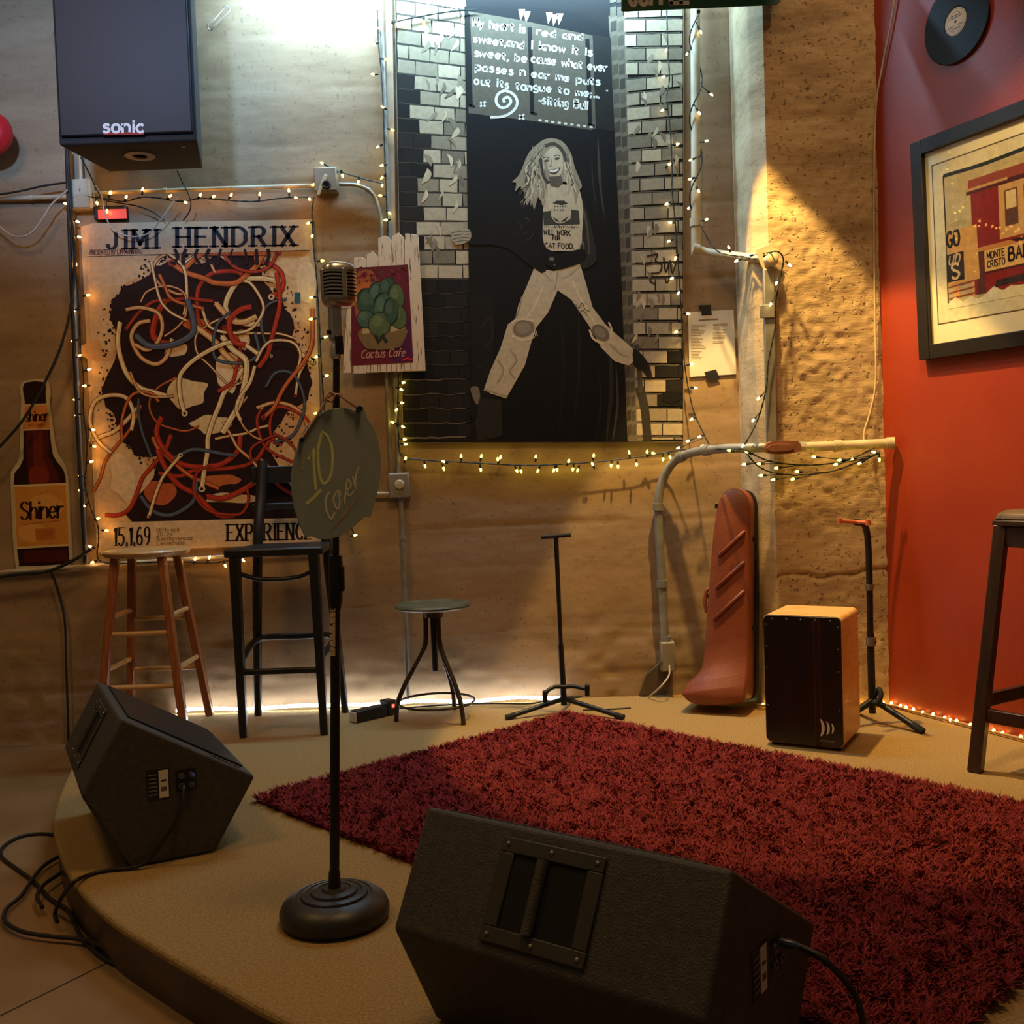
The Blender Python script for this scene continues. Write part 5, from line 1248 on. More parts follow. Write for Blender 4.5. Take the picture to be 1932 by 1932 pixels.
# ---- bottle shaped cut-out sign
bot_o = [(41, 722), (62, 716), (84, 716), (92, 722), (95, 745), (93, 760), (100, 812), (107, 852), (120, 874), (128, 900), (132, 980), (136, 1050), (133, 1064), (118, 1070), (40, 1074), (30, 1068), (24, 1010), (20, 905), (24, 884), (36, 862), (38, 800), (40, 752), (38, 740)]
bsn = thing('bottle_sign', V(*oy(80, 1074, WALL)), 'cut-out sign shaped like a brown beer bottle with white edge', 'sign')
bmp = wallmap(.014)
MB().slab([bmp(u, v, 0) for u, v in spline([np.array(q, float) for q in bot_o], 3, True)], (0, 1, 0), .010).build('board', mat('white_card', rgb(206, 190, 152), rough=.6), bsn)
p = Print(bmp); br1, br2, br3 = rgb(44, 20, 12), rgb(82, 28, 14), rgb(112, 40, 20)
p.poly([(47, 722), (84, 721), (86, 740), (88, 765), (94, 812), (100, 858), (115, 880), (124, 902), (126, 980), (131, 1055), (126, 1064), (44, 1068), (36, 1062), (30, 1010), (26, 908), (31, 888), (44, 866), (44, 800), (47, 760), (44, 742)], br1, smooth=2)
p.poly([(50, 812), (90, 810), (92, 860), (108, 890), (110, 912), (60, 914), (52, 880)], br2, smooth=2); p.poly([(62, 815), (80, 814), (82, 865), (94, 895), (70, 910), (64, 870)], br3, smooth=2); p.poly([(60, 880), (84, 884), (92, 908), (56, 912)], rgb(128, 46, 22), smooth=3)
p.poly([(46, 763), (88, 761), (97, 810), (42, 813)], rgb(216, 180, 128)); p.poly([(47, 766), (88, 764), (95, 807), (43, 810)], rgb(214, 138, 70))
p.poly([(26, 915), (125, 911), (131, 1030), (30, 1036)], rgb(222, 190, 138)); p.poly([(27, 919), (124, 915), (130, 1026), (32, 1032)], rgb(206, 140, 62)); p.ell(86, 955, 34, 22, rgb(218, 160, 84)); p.ell(62, 1005, 28, 18, rgb(222, 160, 80))
p.stroke([(70, 945), (80, 930), (100, 925), (112, 938), (106, 955)], 1.4, rgb(188, 120, 52), smooth=5)
p.poly([(44, 1040), (126, 1036), (130, 1058), (44, 1062)], br2)
p.text('shiner', 49, 795, 19, 3.2, rgb(60, 28, 16), dx=(1, -.03), width=42, space=1.4, asp=.4); p.text('BOCK BEER', 54, 804, 4, .8, rgb(176, 84, 40), width=30)
p.text('Shiner', 39, 980, 32, 5.2, rgb(52, 22, 14), dx=(1, -.05), width=80, space=1.2, asp=.35)
p.stroke([(44, 990), (76, 986), (112, 982)], 1.6, rgb(160, 92, 40)); p.poly([(66, 998), (104, 995), (104, 1018), (68, 1020)], rgb(192, 116, 48))
p.up()
for k in range(4): p.stroke([(70, 1003 + k * 4), (100, 1001 + k * 4)], .9, rgb(150, 84, 36), up=False)
p.build('bottle_print', bsn, print_mat('gloss_ink', .35, .05))

# ---- cactus café sign on weathered boards, hung askew
cn_ = unit(V(.0, -1, .03)); cs0 = oy(725, 600, 4.640)
cmp_ = planemap(cs0, cn_)
cas = thing('cafe_sign', V(*cmp_(725, 706, 0)), 'weathered white plank sign with red cactus picture beside the mural', 'sign')
m_peel = mat('peeling_white_paint', rgb(214, 184, 146), rgb(66, 52, 40), 7, .75, stretch=(22, 22, 1.6), lo=.58, hi=.66, bump=.2, bscale=30)
xs = [(646, 662, 704, 498), (667, 690, 705, 486), (691, 712, 703, 478), (713, 738, 702, 447), (739, 762, 701, 441), (763, 783, 700, 443)]
for k in range(6):
    u0, u1, vb, vt = xs[k]; du = 20 if k == 5 else 0
    vt2 = vt + R.uniform(-6, 6); lean = 14 + k * 1.2
    o_ = [(u0, vb), (u1 + (20 if k == 5 else 18 * 0 + .6), vb - .6), (u1 - 0 + (6 if k == 5 else .6), vt2 + 3), ((u0 + u1) / 2 + 2, vt + R.uniform(-4, 2)), (u0 + (1 if k else 14), vt2)]
    MB().slab([cmp_(u, v, .0) for u, v in o_], -cn_, .014).build('plank', m_peel, cas, bevel=.001, seg=1)
p = Print(cmp_); R = random.Random(9)
p.poly([(663, 506), (770, 499), (780, 684), (664, 690)], rgb(98, 20, 28)); p.poly([(670, 520), (700, 510), (712, 540), (690, 580), (672, 600)], rgb(150, 74, 34), smooth=3); p.poly([(674, 540), (698, 532), (690, 562), (674, 572)], rgb(190, 92, 34), smooth=3); p.poly([(752, 610), (776, 600), (779, 682), (740, 684)], rgb(78, 20, 52))
p.up()
for k in range(30): p.ell(R.uniform(668, 764), R.uniform(504, 540), R.uniform(2, 7), R.uniform(2, 5), rgb(R.uniform(88, 128), R.uniform(24, 50), R.uniform(26, 34)), up=False, n=8)
p.up(); p.poly([(680, 622), (764, 616), (758, 650), (740, 660), (700, 660), (684, 648)], rgb(120, 92, 50), smooth=3); p.poly([(684, 618), (700, 616), (700, 628), (684, 630)], rgb(176, 146, 96)); p.poly([(736, 616), (764, 612), (764, 620), (738, 626)], rgb(176, 146, 96), up=False)
for cx, cy, rx_, ry_, v_ in ((694, 570, 20, 26, 0), (712, 556, 17, 24, 1), (730, 545, 14, 22, 0), (748, 560, 14, 24, 2), (722, 580, 16, 26, 1), (752, 598, 15, 22, 2), (690, 602, 16, 16, 1), (716, 612, 20, 22, 2), (738, 586, 13, 24, 0)):
    c = ((52, 72, 50), (66, 86, 62), (80, 92, 48))[v_]; p.ell(cx, cy, rx_ + 1.5, ry_ + 1.5, rgb(26, 38, 28), rot=R.uniform(-.3, .3)); p.ell(cx, cy, rx_, ry_, rgb(*c), rot=R.uniform(-.3, .3)); p.ell(cx - 4, cy - 6, rx_ * .5, ry_ * .5, rgb(c[0] + 16, c[1] + 16, c[2] + 14))
p.stroke([(708, 632), (714, 645), (722, 634), (730, 646)], 6, rgb(30, 40, 26)); p.stroke([(684, 657), (722, 661), (762, 654)], 2, rgb(54, 16, 18), smooth=4)
p.text('Cactus Cafe', 681, 676, 15, 1.7, rgb(196, 136, 110), dx=(1, -.05), dy=(.22, -1), width=82, space=1.8)
p.stroke([(760, 680), (768, 676), (778, 678)], 2.6, rgb(220, 40, 52))
p.build('cactus_print', cas, INK)

# ---- typed list taped to the wall
pap = sheet('paper_list', [(1298, 589), (1384, 584), (1389, 706), (1301, 711)], 'white typed list taped up with black tape beside the mural', 'paper', .006, .0015, m_paper)
p = Print(wallmap(.006)); R = random.Random(2)
p.poly([(1318, 603), (1355, 601), (1355, 603.4), (1318, 605.4)], rgb(120, 108, 90))
for k in range(26):
    y = 613 + k * 2.75; w_ = R.uniform(14, 28)
    if k < 24 and k % 9 != 8: p.poly([(1304, y), (1304 + w_, y - .4), (1304 + w_, y + .8), (1304, y + 1.1)], rgb(150, 136, 114), up=False)
    if k < 14 and k % 6 != 5: p.poly([(1345, y - 2), (1345 + w_, y - 2.4), (1345 + w_, y - 1.2), (1345, y - .9)], rgb(150, 136, 114), up=False)
p.build('typed_text', pap, INK)
m_tape = mat('black_tape', rgb(26, 23, 20), rough=.5)
for q in ([(1318, 576), (1341, 575), (1343, 594), (1324, 595), (1323, 586), (1319, 586)], [(1329, 702), (1351, 697), (1359, 715), (1337, 720)]):
    MB().slab([oy(u, v, WALL - .0085) for u, v in q], (0, 1, 0), .001).build('tape', m_tape, pap)

# ---- framed street picture on the red wall
FN = unit(RWN + V(0, 0, -.035)); f0 = RW0 + RWN * .045 + V(0, 0, 1.9)
fm = planemap(f0, FN)
TL, BL = np.array(fm(1719, 272, 0)), np.array(fm(1736, 680, 0))
up_ = unit(TL - BL); hgt = np.linalg.norm(TL - BL); rt_ = unit(np.cross(up_, FN)); rt_ = rt_ if rt_ @ RWD > 0 else -rt_
if abs(rt_ @ up_) > .01: rt_ = unit(rt_ - up_ * (rt_ @ up_))
wid = 1.15
FT = lambda x, y, h: BL + rt_ * x + up_ * y + FN * h
frm = thing('framed_picture', FT(wid / 2, 0, 0), 'black framed street picture with cream mat on the red wall', 'picture')
m_frame = mat('black_frame', rgb(34, 27, 21), rgb(26, 21, 17), 12, .4)
fw = .055
for (x0, x1, y0, y1) in ((0, fw, 0, hgt), (wid - fw, wid, 0, hgt), (fw, wid - fw, 0, fw), (fw, wid - fw, hgt - fw, hgt)):
    MB().box(x0, x1, y0, y1, -.03, .008, FT).build('frame_rail', m_frame, frm, bevel=.003)
MB().box(fw * .8, wid - fw * .8, fw * .8, hgt - fw * .8, -.024, -.012, FT).build('mat_board', mat('cream_mat', rgb(236, 222, 176), rgb(232, 216, 170), 6, .7), frm)
p = Print(lambda x, y, h: tuple(FT(x, y, -.012 + h)))
# artwork drawn in frame units: x along the wall, y up
X0, Y0, X1, Y1 = .140, .182, wid - .16, hgt - .160
p.poly([(X0 - .055, Y0 - .055), (X1 + .055, Y0 - .055), (X1 + .055, Y1 + .055), (X0 - .055, Y1 + .055)], rgb(96, 78, 48)); p.poly([(X0 - .050, Y0 - .050), (X1 + .050, Y0 - .050), (X1 + .050, Y1 + .050), (X0 - .050, Y1 + .050)], rgb(220, 206, 160))
p.poly([(X0, Y0), (X1, Y0), (X1, Y1), (X0, Y1)], rgb(188, 168, 118)); R = random.Random(3)
p.up()
for k in range(26): p.ell(R.uniform(X0 + .05, X1 - .05), R.uniform(Y0 + .2, Y1 - .04), R.uniform(.02, .06), R.uniform(.01, .03), R.choice([rgb(176, 156, 106), rgb(198, 178, 128)]), up=False, n=12)
p.stroke([(X0, Y1), (X0 + .2, Y1 - .006), (X0 + .5, Y1 + .004), (X1, Y1 - .002)], .014, rgb(44, 44, 34), smooth=3); p.stroke([(X0, Y0), (X0 + .002, (Y0 + Y1) / 2), (X0, Y1)], .006, rgb(40, 38, 30))
H_ = Y1 - Y0
bx0 = X0 + .125
p.poly([(bx0, Y0 + .03), (X1 - .1, Y0 + .03), (X1 - .1, Y0 + H_ * .80), (bx0 - .002, Y0 + H_ * .80)], rgb(138, 36, 30))
p.poly([(bx0 - .022, Y0 + H_ * .80), (X1 - .08, Y0 + H_ * .80), (X1 - .08, Y0 + H_ * .835), (bx0 - .022, Y0 + H_ * .835)], rgb(84, 36, 28)); p.poly([(bx0 - .012, Y0 + H_ * .835), (X1 - .09, Y0 + H_ * .835), (X1 - .09, Y0 + H_ * .905), (bx0 - .012, Y0 + H_ * .905)], rgb(150, 70, 48)); p.poly([(bx0 - .022, Y0 + H_ * .825), (bx0 + .16, Y0 + H_ * .825), (bx0 + .16, Y0 + H_ * .845), (bx0 - .022, Y0 + H_ * .845)], rgb(196, 150, 98))
p.poly([(bx0 + .12, Y0 + H_ * .42), (bx0 + .34, Y0 + H_ * .42), (bx0 + .34, Y0 + H_ * .80), (bx0 + .12, Y0 + H_ * .80)], rgb(206, 160, 96))
for x in (.145, .225, .30):
    w_ = .055 if x < .2 else .05; p.poly([(bx0 + x, Y0 + H_ * .50), (bx0 + x + w_, Y0 + H_ * .50), (bx0 + x + w_, Y0 + H_ * .755), (bx0 + x, Y0 + H_ * .755)], rgb(110, 62, 40)); p.poly([(bx0 + x + .006, Y0 + H_ * .62), (bx0 + x + w_ - .006, Y0 + H_ * .62), (bx0 + x + w_ - .006, Y0 + H_ * .745), (bx0 + x + .006, Y0 + H_ * .745)], rgb(222, 196, 140)); p.poly([(bx0 + x + .006, Y0 + H_ * .51), (bx0 + x + w_ - .006, Y0 + H_ * .51), (bx0 + x + w_ - .006, Y0 + H_ * .61), (bx0 + x + .006, Y0 + H_ * .61)], rgb(96, 64, 54))
p.poly([(bx0 + .02, Y0 + H_ * .365), (X1 - .1, Y0 + H_ * .365), (X1 - .1, Y0 + H_ * .40), (bx0 + .02, Y0 + H_ * .40)], rgb(200, 134, 68)); p.poly([(bx0 + .16, Y0 + H_ * .40), (bx0 + .34, Y0 + H_ * .40), (bx0 + .30, Y0 + H_ * .375), (bx0 + .19, Y0 + H_ * .375)], rgb(40, 30, 24))
p.poly([(bx0 + .05, Y0 + H_ * .215), (X1 - .1, Y0 + H_ * .215), (X1 - .1, Y0 + H_ * .365), (bx0 + .05, Y0 + H_ * .365)], rgb(222, 180, 108)); p.poly([(bx0 + .05, Y0 + H_ * .20), (X1 - .1, Y0 + H_ * .20), (X1 - .1, Y0 + H_ * .212), (bx0 + .05, Y0 + H_ * .212)], rgb(70, 36, 24)); p.poly([(bx0 + .015, Y0 + .03), (bx0 + .048, Y0 + .03), (bx0 + .048, Y0 + H_ * .37), (bx0 + .015, Y0 + H_ * .37)], rgb(92, 48, 36))
dk = rgb(44, 24, 18)
p.text('MONTE', bx0 + .062, Y0 + H_ * .302, .024, .0045, dk, dy=(0, 1), width=.075); p.text('CRISTO', bx0 + .062, Y0 + H_ * .238, .024, .0045, dk, dy=(0, 1), width=.075); p.text('BAR', bx0 + .155, Y0 + H_ * .255, .045, .009, dk, dy=(0, 1), width=.085)
p.poly([(X0 + .004, Y0 + H_ * .175), (bx0 + .026, Y0 + H_ * .175), (bx0 + .020, Y0 + H_ * .575), (X0 + .004, Y0 + H_ * .575)], rgb(212, 158, 82)); p.text('GO', X0 + .006, Y0 + H_ * .46, .055, .011, rgb(40, 32, 28), dy=(0, 1), width=.058)
p.poly([(X0 + .004, Y0 + H_ * .195), (X0 + .082, Y0 + H_ * .195), (X0 + .082, Y0 + H_ * .405), (X0 + .004, Y0 + H_ * .405)], rgb(46, 36, 32)); p.text('ub', X0 + .010, Y0 + H_ * .325, .05, .006, rgb(214, 176, 116), dy=(.25, 1), width=.05); p.text('S', X0 + .022, Y0 + H_ * .215, .055, .010, rgb(222, 190, 130), dy=(0, 1), width=.036)
for x in (.03, .045, .115): p.poly([(X0 + x, Y0 + .02), (X0 + x + .012, Y0 + .02), (X0 + x + .012, Y0 + H_ * .17), (X0 + x, Y0 + H_ * .17)], rgb(224, 160, 90))
p.up()
for k in range(3): p.stroke([(X0 + .006, Y0 + .035 + k * .022), (X0 + .13, Y0 + .04 + k * .022)], .006, rgb(150, 66, 36), up=False)
p.up(); R = random.Random(8); sn = [(X0 - .002, Y0 - .002)] + [(X0 + k * (X1 - X0) / 24, Y0 + R.uniform(.012, .04) + (.01 if 4 < k < 20 else 0)) for k in range(25)] + [(X1, Y0 - .002)]; p.poly(sn, rgb(226, 212, 164)); p.poly([(bx0 + .09, Y0 + .045), (bx0 + .26, Y0 + .05), (bx0 + .26, Y0 + .075), (bx0 + .10, Y0 + .068)], rgb(52, 40, 34))
p.build('street_print', frm, INK)
gl = bpy.data.materials.new('picture_glass'); gl.use_nodes = True; N = gl.node_tree.nodes; L = gl.node_tree.links
tr = N.new('ShaderNodeBsdfTransparent'); gs_ = N.new('ShaderNodeBsdfGlossy'); gs_.inputs['Roughness'].default_value = .02; fz_ = N.new('ShaderNodeLayerWeight'); fz_.inputs[0].default_value = .04; mx = N.new('ShaderNodeMixShader')
L.new(fz_.outputs['Facing'], mx.inputs[0]); L.new(tr.outputs[0], mx.inputs[1]); L.new(gs_.outputs[0], mx.inputs[2]); L.new(mx.outputs[0], N['Material Output'].inputs[0])
MB().box(fw * .9, wid - fw * .9, fw * .9, hgt - fw * .9, -.004, -.002, FT).build('glass', gl, frm)

# ================================================================== STRING LIGHTS
m_wire = mat('green_light_wire', rgb(30, 36, 22), rgb(22, 27, 17), 30, .6)
def bulb_mat(name, c, s): return mat(name, (c[0], c[1], c[2], 1), (c[0], c[1], c[2], 1), rough=.3, emit=(c[0], c[1], c[2], 1), strength=s)
m_amber = bulb_mat('amber_bulb', (1.0, .44, .07), AMBER)
m_lime = bulb_mat('yellow_bulb', (1.0, .78, .08), LIME)
m_warmw = bulb_mat('warm_bulb', (1.0, .72, .26), WARMW)

def bulb_mesh(m, k=1.0):
    b = MB().lathe([(.0030 * k, .0), (.0046 * k, .004 * k), (.0048 * k, .009 * k), (.0036 * k, .014 * k), (.0012 * k, .018 * k), (0, .0185 * k)], (0, 0, 0), 8)
    me = bpy.data.meshes.new('bulb'); me.from_pydata(b.v, [], b.f); me.materials.append(m); me.polygons.foreach_set('use_smooth', [True] * len(me.polygons)); me.update(); return me
def socket_mesh(k=1.0):
    b = MB().lathe([(.0030 * k, -.016 * k), (.0046 * k, -.015 * k), (.0048 * k, .001 * k), (.0036 * k, .002 * k)], (0, 0, 0), 8)
    me = bpy.data.meshes.new('socket'); me.from_pydata(b.v, [], b.f); me.materials.append(m_wire); me.update(); return me
BM = {m.name: bulb_mesh(m) for m in (m_amber, m_lime, m_warmw)}; SM = socket_mesh()

def string_light(label, wires, bulbs, m, name='string_lights', r=.0022, seed=1):
    """wires: lists of (u, v, Y); bulbs: (u, v[, Y]) -- each is hung from the nearest wire point"""
    W = [spline([oy(*p) for p in w_], 6) for w_ in wires]
    t = thing(name, W[0][0], label, 'string lights', 'strings of small bulbs on the walls'); rr = random.Random(seed)
    b = MB()
    for P in W:
        if len(P) > 3:      # twisted pair
            for ph in (0, PI):
                b.tube([q + V(math.cos(i * 1.3 + ph), 0, math.sin(i * 1.3 + ph)) * r * .8 for i, q in enumerate(P)], r, 5)
        else: b.tube(P, r * 1.5, 5)
    b.build('wire', m_wire, t, smooth=60)
    allp = np.array([q for P in W for q in P])
    for k, q in enumerate(bulbs):
        Yb = q[2] if len(q) > 2 else None
        tip0 = oy(q[0], q[1], WALL - .03); j = np.argmin(np.linalg.norm((allp - tip0)[:, [0, 2]], axis=1))
        if Yb is None: Yb = allp[j][1] - rr.uniform(-.004, .008)
        c = oy(q[0], q[1], Yb); d = c - allp[j]; L_ = np.linalg.norm(d)
        d = unit(d) if L_ > .012 else unit(V(rr.uniform(-1, 1), -.3, rr.uniform(-.6, 1)))
        base_ = c - d * .008
        o_ = bpy.data.objects.new('bulb', BM[m.name]); COL.objects.link(o_); o_.parent = t
        o_.location = base_ - ORG[t.name]; o_.rotation_euler = Vector(d).to_track_quat('Z', 'Y').to_euler()
        s_ = bpy.data.objects.new('socket', SM); COL.objects.link(s_); s_.parent = o_
        if L_ > .045:
            lead = MB().tube([base_ - d * .014, allp[j]], r, 5); s2 = lead.build('lead_wire', m_wire, t)
    return t

A_ = 4.648
string_light('amber string lights framing the top and left of the big poster',
    [[(124, 384, A_), (135, 376, A_), (150, 368, A_), (175, 372, A_), (205, 376, A_), (235, 380, A_), (268, 372, A_), (300, 374, A_), (345, 380, A_), (380, 374, A_), (430, 378, A_), (480, 380, A_), (530, 374, A_), (575, 372, A_), (592, 376, A_)],
     [(130, 384, A_), (135, 420, A_), (139, 470, A_), (146, 540, A_), (150, 600, A_), (152, 660, A_), (158, 720, A_), (157, 770, A_), (164, 830, A_), (163, 880, A_), (160, 910, A_), (170, 955, A_), (184, 990, A_), (186, 1020, A_), (184, 1050, A_), (200, 1062, A_), (260, 1062, A_), (330, 1060, A_), (400, 1062, A_), (440, 1056, A_), (470, 1050, A_)]],
    [(123, 384), (152, 352), (183, 383), (208, 364), (238, 372), (269, 358), (321, 370), (350, 382), (378, 368), (403, 371), (436, 368), (490, 367), (545, 360), (558, 373), (584, 376), (202, 398),
     (146, 418), (149, 447), (143, 498), (166, 557), (139, 587), (138, 643), (150, 671), (168, 697), (160, 728), (142, 754), (145, 783), (176, 811), (178, 842), (172, 871), (152, 898), (152, 925), (158, 955), (185, 978), (201, 1001), (170, 1031), (175, 1061), (210, 1072), (303, 1057), (368, 1055), (395, 1052), (425, 1067), (459, 1057)], m_amber, seed=2)
string_light('string of small yellow bulbs down the right edge of the poster',
    [[(592, 372, A_), (589, 400, A_), (590, 440, A_), (593, 480, A_), (597, 520, A_), (601, 580, A_), (604, 640, A_), (607, 700, A_), (611, 760, A_), (616, 820, A_), (640, 900, A_), (660, 985, A_), (668, 1008, A_)]],
    [(582, 421), (589, 445), (608, 492), (588, 561), (587, 602), (614, 636), (597, 673), (616, 709), (596, 780), (670, 1010)], m_lime, seed=3)
B_ = 4.655
string_light('string of yellow bulbs climbing the conduit left of the mural',
    [[(640, 324, B_), (668, 332, B_), (695, 340, B_), (722, 346, B_)], [(712, 20, B_), (714, 80, B_), (720, 140, B_), (723, 200, B_), (725, 260, B_), (727, 320, B_), (729, 370, B_), (731, 410, B_), (732, 445, B_)],
     [(738, 44, 4.66), (760, 38, 4.66), (800, 30, 4.66), (850, 22, 4.66), (900, 18, 4.66)]],
    [(608, 308), (646, 331), (676, 343), (592, 348), (712, 53), (728, 112), (722, 202), (740, 245), (713, 277), (721, 312), (721, 335), (721, 350), (718, 369), (735, 402), (728, 415), (704, 140), (706, 84), (738, 36), (750, 46), (800, 42), (872, 36)], m_lime, seed=4)
C_ = 4.655
string_light('string of yellow bulbs swagged along the bottom of the mural',
    [[(752, 705, 4.66), (751, 760, 4.66), (752, 820, 4.66), (758, 860, C_), (800, 868, C_), (870, 872, C_), (940, 876, C_), (1000, 878, C_), (1060, 876, C_), (1130, 871, C_), (1200, 863, C_), (1260, 853, C_), (1310, 846, 4.58)]],
    [(761, 722), (757, 735), (758, 760), (748, 773), (741, 797), (760, 805), (763, 829), (765, 838), (765, 865), (802, 879), (837, 871), (837, 884), (870, 861), (908, 861), (907, 886), (939, 867), (944, 863), (975, 888), (983, 889), (1011, 862), (1015, 888), (1045, 887), (1051, 886), (1073, 870), (1081, 885), (1090, 887), (1120, 860), (1118, 876), (1153, 878), (1166, 880), (1187, 854), (1201, 876), (1221, 853), (1232, 855), (1251, 866), (1264, 862)], m_lime, seed=5)
D_ = 4.655
string_light('string of warm bulbs trailing down the right edge of the mural',
    [[(1258, 20, D_), (1260, 90, D_), (1263, 150, D_), (1258, 185, D_), (1265, 250, D_), (1268, 320, D_), (1268, 360, D_), (1274, 420, D_), (1278, 480, D_), (1284, 560, D_), (1287, 620, D_), (1291, 680, D_), (1298, 730, D_), (1310, 780, 4.62), (1326, 815, 4.58), (1340, 843, 4.54)]],
    [(1257, 95), (1252, 145), (1250, 208), (1278, 272), (1263, 310), (1258, 385), (1265, 420), (1262, 455), (1275, 487), (1268, 525), (1280, 553), (1276, 626), (1298, 592), (1305, 687), (1312, 732), (1305, 791), (1320, 824), (1280, 845), (1298, 832), (1326, 841)], m_warmw, seed=6)
sp_ = []
for k in range(29):
    v_ = 30 + k * 13.6; a_ = v_ * .042; sp_.append((1313 + math.cos(a_) * 12, v_, 4.63 - .030 * (math.sin(a_) * .5 + .62)))
string_light('string of warm bulbs wound around the upright cream pipe',
    [sp_ + [(1328, 436, 4.585), (1342, 462, 4.56), (1362, 478, 4.50), (1400, 484, 4.42), (1430, 488, 4.33), (1462, 474, 4.27), (1478, 488, 4.28), (1472, 525, 4.285), (1464, 570, 4.285), (1463, 615, 4.285), (1456, 650, 4.285), (1449, 690, 4.285), (1446, 730, 4.285), (1437, 770, 4.28), (1424, 805, 4.27), (1406, 838, 4.25)]],
    [(1322, 60, 4.60), (1296, 102, 4.59), (1342, 178, 4.60), (1319, 213, 4.59), (1333, 266, 4.59), (1303, 302, 4.59), (1302, 338, 4.59), (1318, 360, 4.585), (1299, 393, 4.59), (1333, 414, 4.58), (1375, 467, 4.44), (1390, 492, 4.42), (1412, 483, 4.36), (1490, 500, 4.27), (1465, 534, 4.27), (1454, 574, 4.27), (1431, 752, 4.27), (1421, 793, 4.25), (1402, 841, 4.24)], m_warmw, seed=7)
E_ = 4.235
string_light('double swag of yellow bulbs hanging under the horizontal pipe',
    [[(1340, 846, 4.44), (1370, 848, 4.33), (1402, 848, E_), (1440, 866, E_), (1480, 875, E_), (1540, 877, E_), (1600, 868, E_), (1650, 845, 4.215)], [(1404, 850, E_), (1430, 879, E_), (1460, 892, E_), (1510, 896, E_), (1570, 889, E_), (1620, 871, E_), (1658, 855, 4.20)]],
    [(1376, 850, 4.28), (1409, 853, E_), (1404, 876, E_), (1432, 875, E_), (1465, 883, E_), (1536, 862, E_), (1504, 890, E_), (1496, 904, E_), (1459, 905, E_), (1436, 897, E_), (1577, 876, E_), (1584, 868, E_), (1607, 866, E_), (1622, 874, E_), (1649, 853, 4.21), (1659, 867, 4.20)], m_lime, seed=8)

# ---- rope light along the foot of the red wall
rp_ = [V(1.02, 4.40, .012), V(1.15, 4.32, .012), V(1.40, 4.31, .012), RW0 + RWN * .02 + RWD * .03 + V(0, 0, .012)] + [RW0 + RWN * .016 + RWD * d_ + V(0, 0, .012) for d_ in (.2, .5, .9, 1.4)]
RP = spline(rp_, 10)
rl = thing('rope_light', RP[0], 'warm rope light lying along the foot of the red wall', 'rope light')
MB().tube(RP, .0055, 8).build('tube', mat('clear_rope', rgb(190, 160, 110), rough=.3), rl, smooth=60)
ds_ = np.concatenate([[0], np.cumsum([np.linalg.norm(RP[i + 1] - RP[i]) for i in range(len(RP) - 1)])])
rb_ = MB().lathe([(0, -.0075), (.004, -.006), (.0062, 0), (.004, .006), (0, .0075)], (0, 0, 0), 8); rme = bpy.data.meshes.new('bulb'); rme.from_pydata(rb_.v, [], rb_.f); rme.materials.append(m_rope := bulb_mat('rope_bulb', (1.0, .55, .10), ROPE)); rme.update()
for s_ in np.arange(.02, ds_[-1], .043):
    i = min(np.searchsorted(ds_, s_), len(RP) - 1); o_ = bpy.data.objects.new('bulb', rme); COL.objects.link(o_); o_.parent = rl; o_.location = RP[i] + V(0, 0, .005) - ORG[rl.name] + V(*(rng.uniform(-.003, .003, 3)))

# ---- cool white LED strip along the foot of the back wall
L0, L1 = V(-1.56, 4.668, .010), V(.19, 4.668, .010)
ld = thing('led_strip', L0, 'cool white LED strip glowing along the foot of the concrete wall', 'LED strip')
LP_ = [L0 + (L1 - L0) * t_ + V(0, .006 * math.sin(t_ * 31), .004 * math.sin(t_ * 23)) for t_ in np.linspace(0, 1, 80)]
MB().tube(LP_, .005, 6).build('tape', m_white, ld, smooth=60)
lme = bpy.data.meshes.new('diode'); q = MB().box(-.0065, .0065, -.005, .005, -.005, .008); lme.from_pydata(q.v, [], q.f); lme.materials.append(mat('white_diode', rgb(255), rgb(255), rough=.4, emit=(.86, .93, 1.0, 1), strength=LEDS)); lme.update()
for k in range(100):
    t_ = (k + .5) / 100; p_ = LP_[int(t_ * 79)]; o_ = bpy.data.objects.new('diode', lme); COL.objects.link(o_); o_.parent = ld; o_.location = L0 + (L1 - L0) * t_ + V(0, p_[1] - 4.668 - .004, p_[2] - .010 + .005) - ORG[ld.name]
cb_ = [AT(Lad, .03, .02), oz(790, 1336) + V(0, 0, .006), oz(850, 1332) + V(0, 0, .006), oz(930, 1330) + V(0, 0, .006), oz(1000, 1330) + V(0, 0, .006), oz(1040, 1322) + V(0, 0, .006), oz(1100, 1316) + V(0, 0, .006)]
tag(MB().tube(spline(cb_, 7), .0042, 7).build('power_lead', m_cable, None, tuple(cb_[0]), smooth=60), 'thin black cord running from the power adaptor along the wall foot', 'cord')
cb_ = [oz(1190, 1337) + V(0, 0, .003), oz(1140, 1340) + V(0, 0, .003), oz(1100, 1341) + V(0, 0, .003)]
tag(MB().tube(spline(cb_, 5), .004, 7).build('short_lead', m_cable, None, tuple(cb_[0]), smooth=60), 'short dark cord lying flat beside the guitar stand', 'cord')

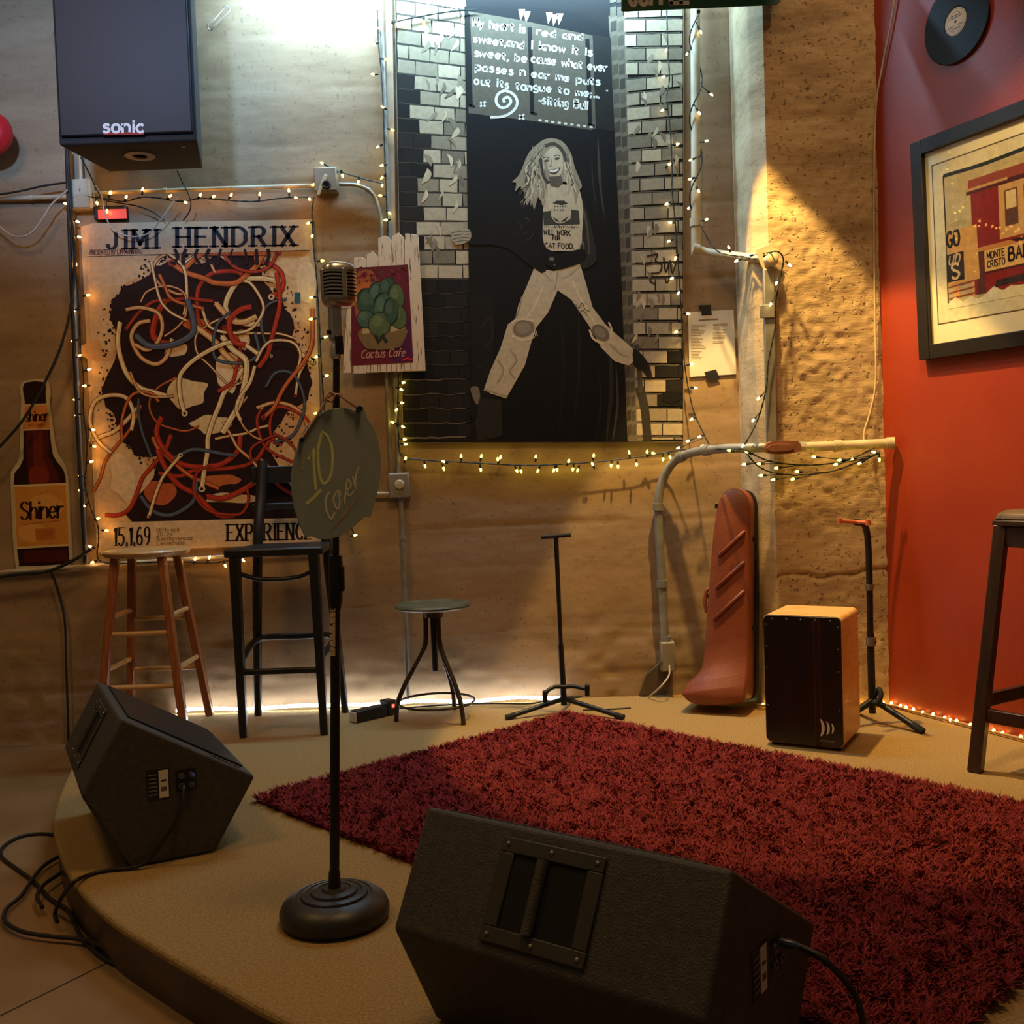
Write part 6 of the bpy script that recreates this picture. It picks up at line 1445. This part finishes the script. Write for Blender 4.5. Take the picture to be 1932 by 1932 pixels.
# ---- floor cables at the stage corner
F_ = fz + .006
def fc(label, pts, r=.0058, m=None):
    P = [oz(u, v, z) for u, v, z in pts]; return tag(MB().tube(spline(P, 9), r, 8).build('speaker_cable', m or m_cable, None, tuple(P[-1]), smooth=60), label, 'cable')
jk_ = [S1(.150, .206, .004), S1(.150, .206, .035), S1(.130, .14, .055), S1(.08, .06, .03), S1(.03, .012, .018)]
P = jk_ + [oz(200, 1642, .007), oz(165, 1652, .006), V(*oz(140, 1664, .012)), oz(118, 1690, -.05), oz(104, 1722, F_), oz(108, 1738, F_)]
tag(MB().tube(spline(P, 8), .0055, 8).build('speaker_cable', m_cable, None, tuple(oz(104, 1722, F_)), smooth=60), 'black cable dropping from corner monitor over the stage edge', 'cable')
fc('black cable looping widest across the concrete floor beside the stage', [(124, 1578, F_), (80, 1573, F_), (40, 1578, F_), (8, 1596, F_), (3, 1616, F_), (30, 1638, F_), (62, 1662, F_), (95, 1696, F_), (130, 1720, F_), (152, 1765, F_), (190, 1804, F_), (245, 1832, F_), (320, 1868, F_), (380, 1915, F_), (420, 1960, F_)])
fc('black cable curving round to cross the wide loop on the floor', [(132, 1606, F_ + .011), (90, 1628, F_ + .011), (66, 1652, F_ + .011), (40, 1690, F_ + .011), (12, 1715, F_ + .011), (10, 1738, F_ + .011), (40, 1757, F_ + .011), (90, 1766, F_ + .011), (150, 1772, F_ + .011), (190, 1785, F_ + .013), (240, 1822, F_ + .011), (300, 1850, F_ + .011), (360, 1885, F_ + .011), (410, 1935, F_ + .011), (440, 1970, F_ + .011)])
fc('short black cable tucked between the wide loop and the stage edge', [(140, 1628, F_ + .022), (110, 1650, F_ + .022), (84, 1668, F_ + .024), (70, 1690, F_ + .024), (80, 1712, F_ + .022)])
cb_ = [S2(.177, .234, .036), S2(.177, .22, .08), S2(.20, .16, .12), S2(.22, .08, .13), S2(.24, .012, .15), S2(.3, .006, .3)]
tag(MB().tube(spline(cb_, 8), .0058, 8).build('speaker_cable', m_cable, None, tuple(cb_[-1]), smooth=60), 'black cable plugged into the nearest wedge monitor', 'cable')
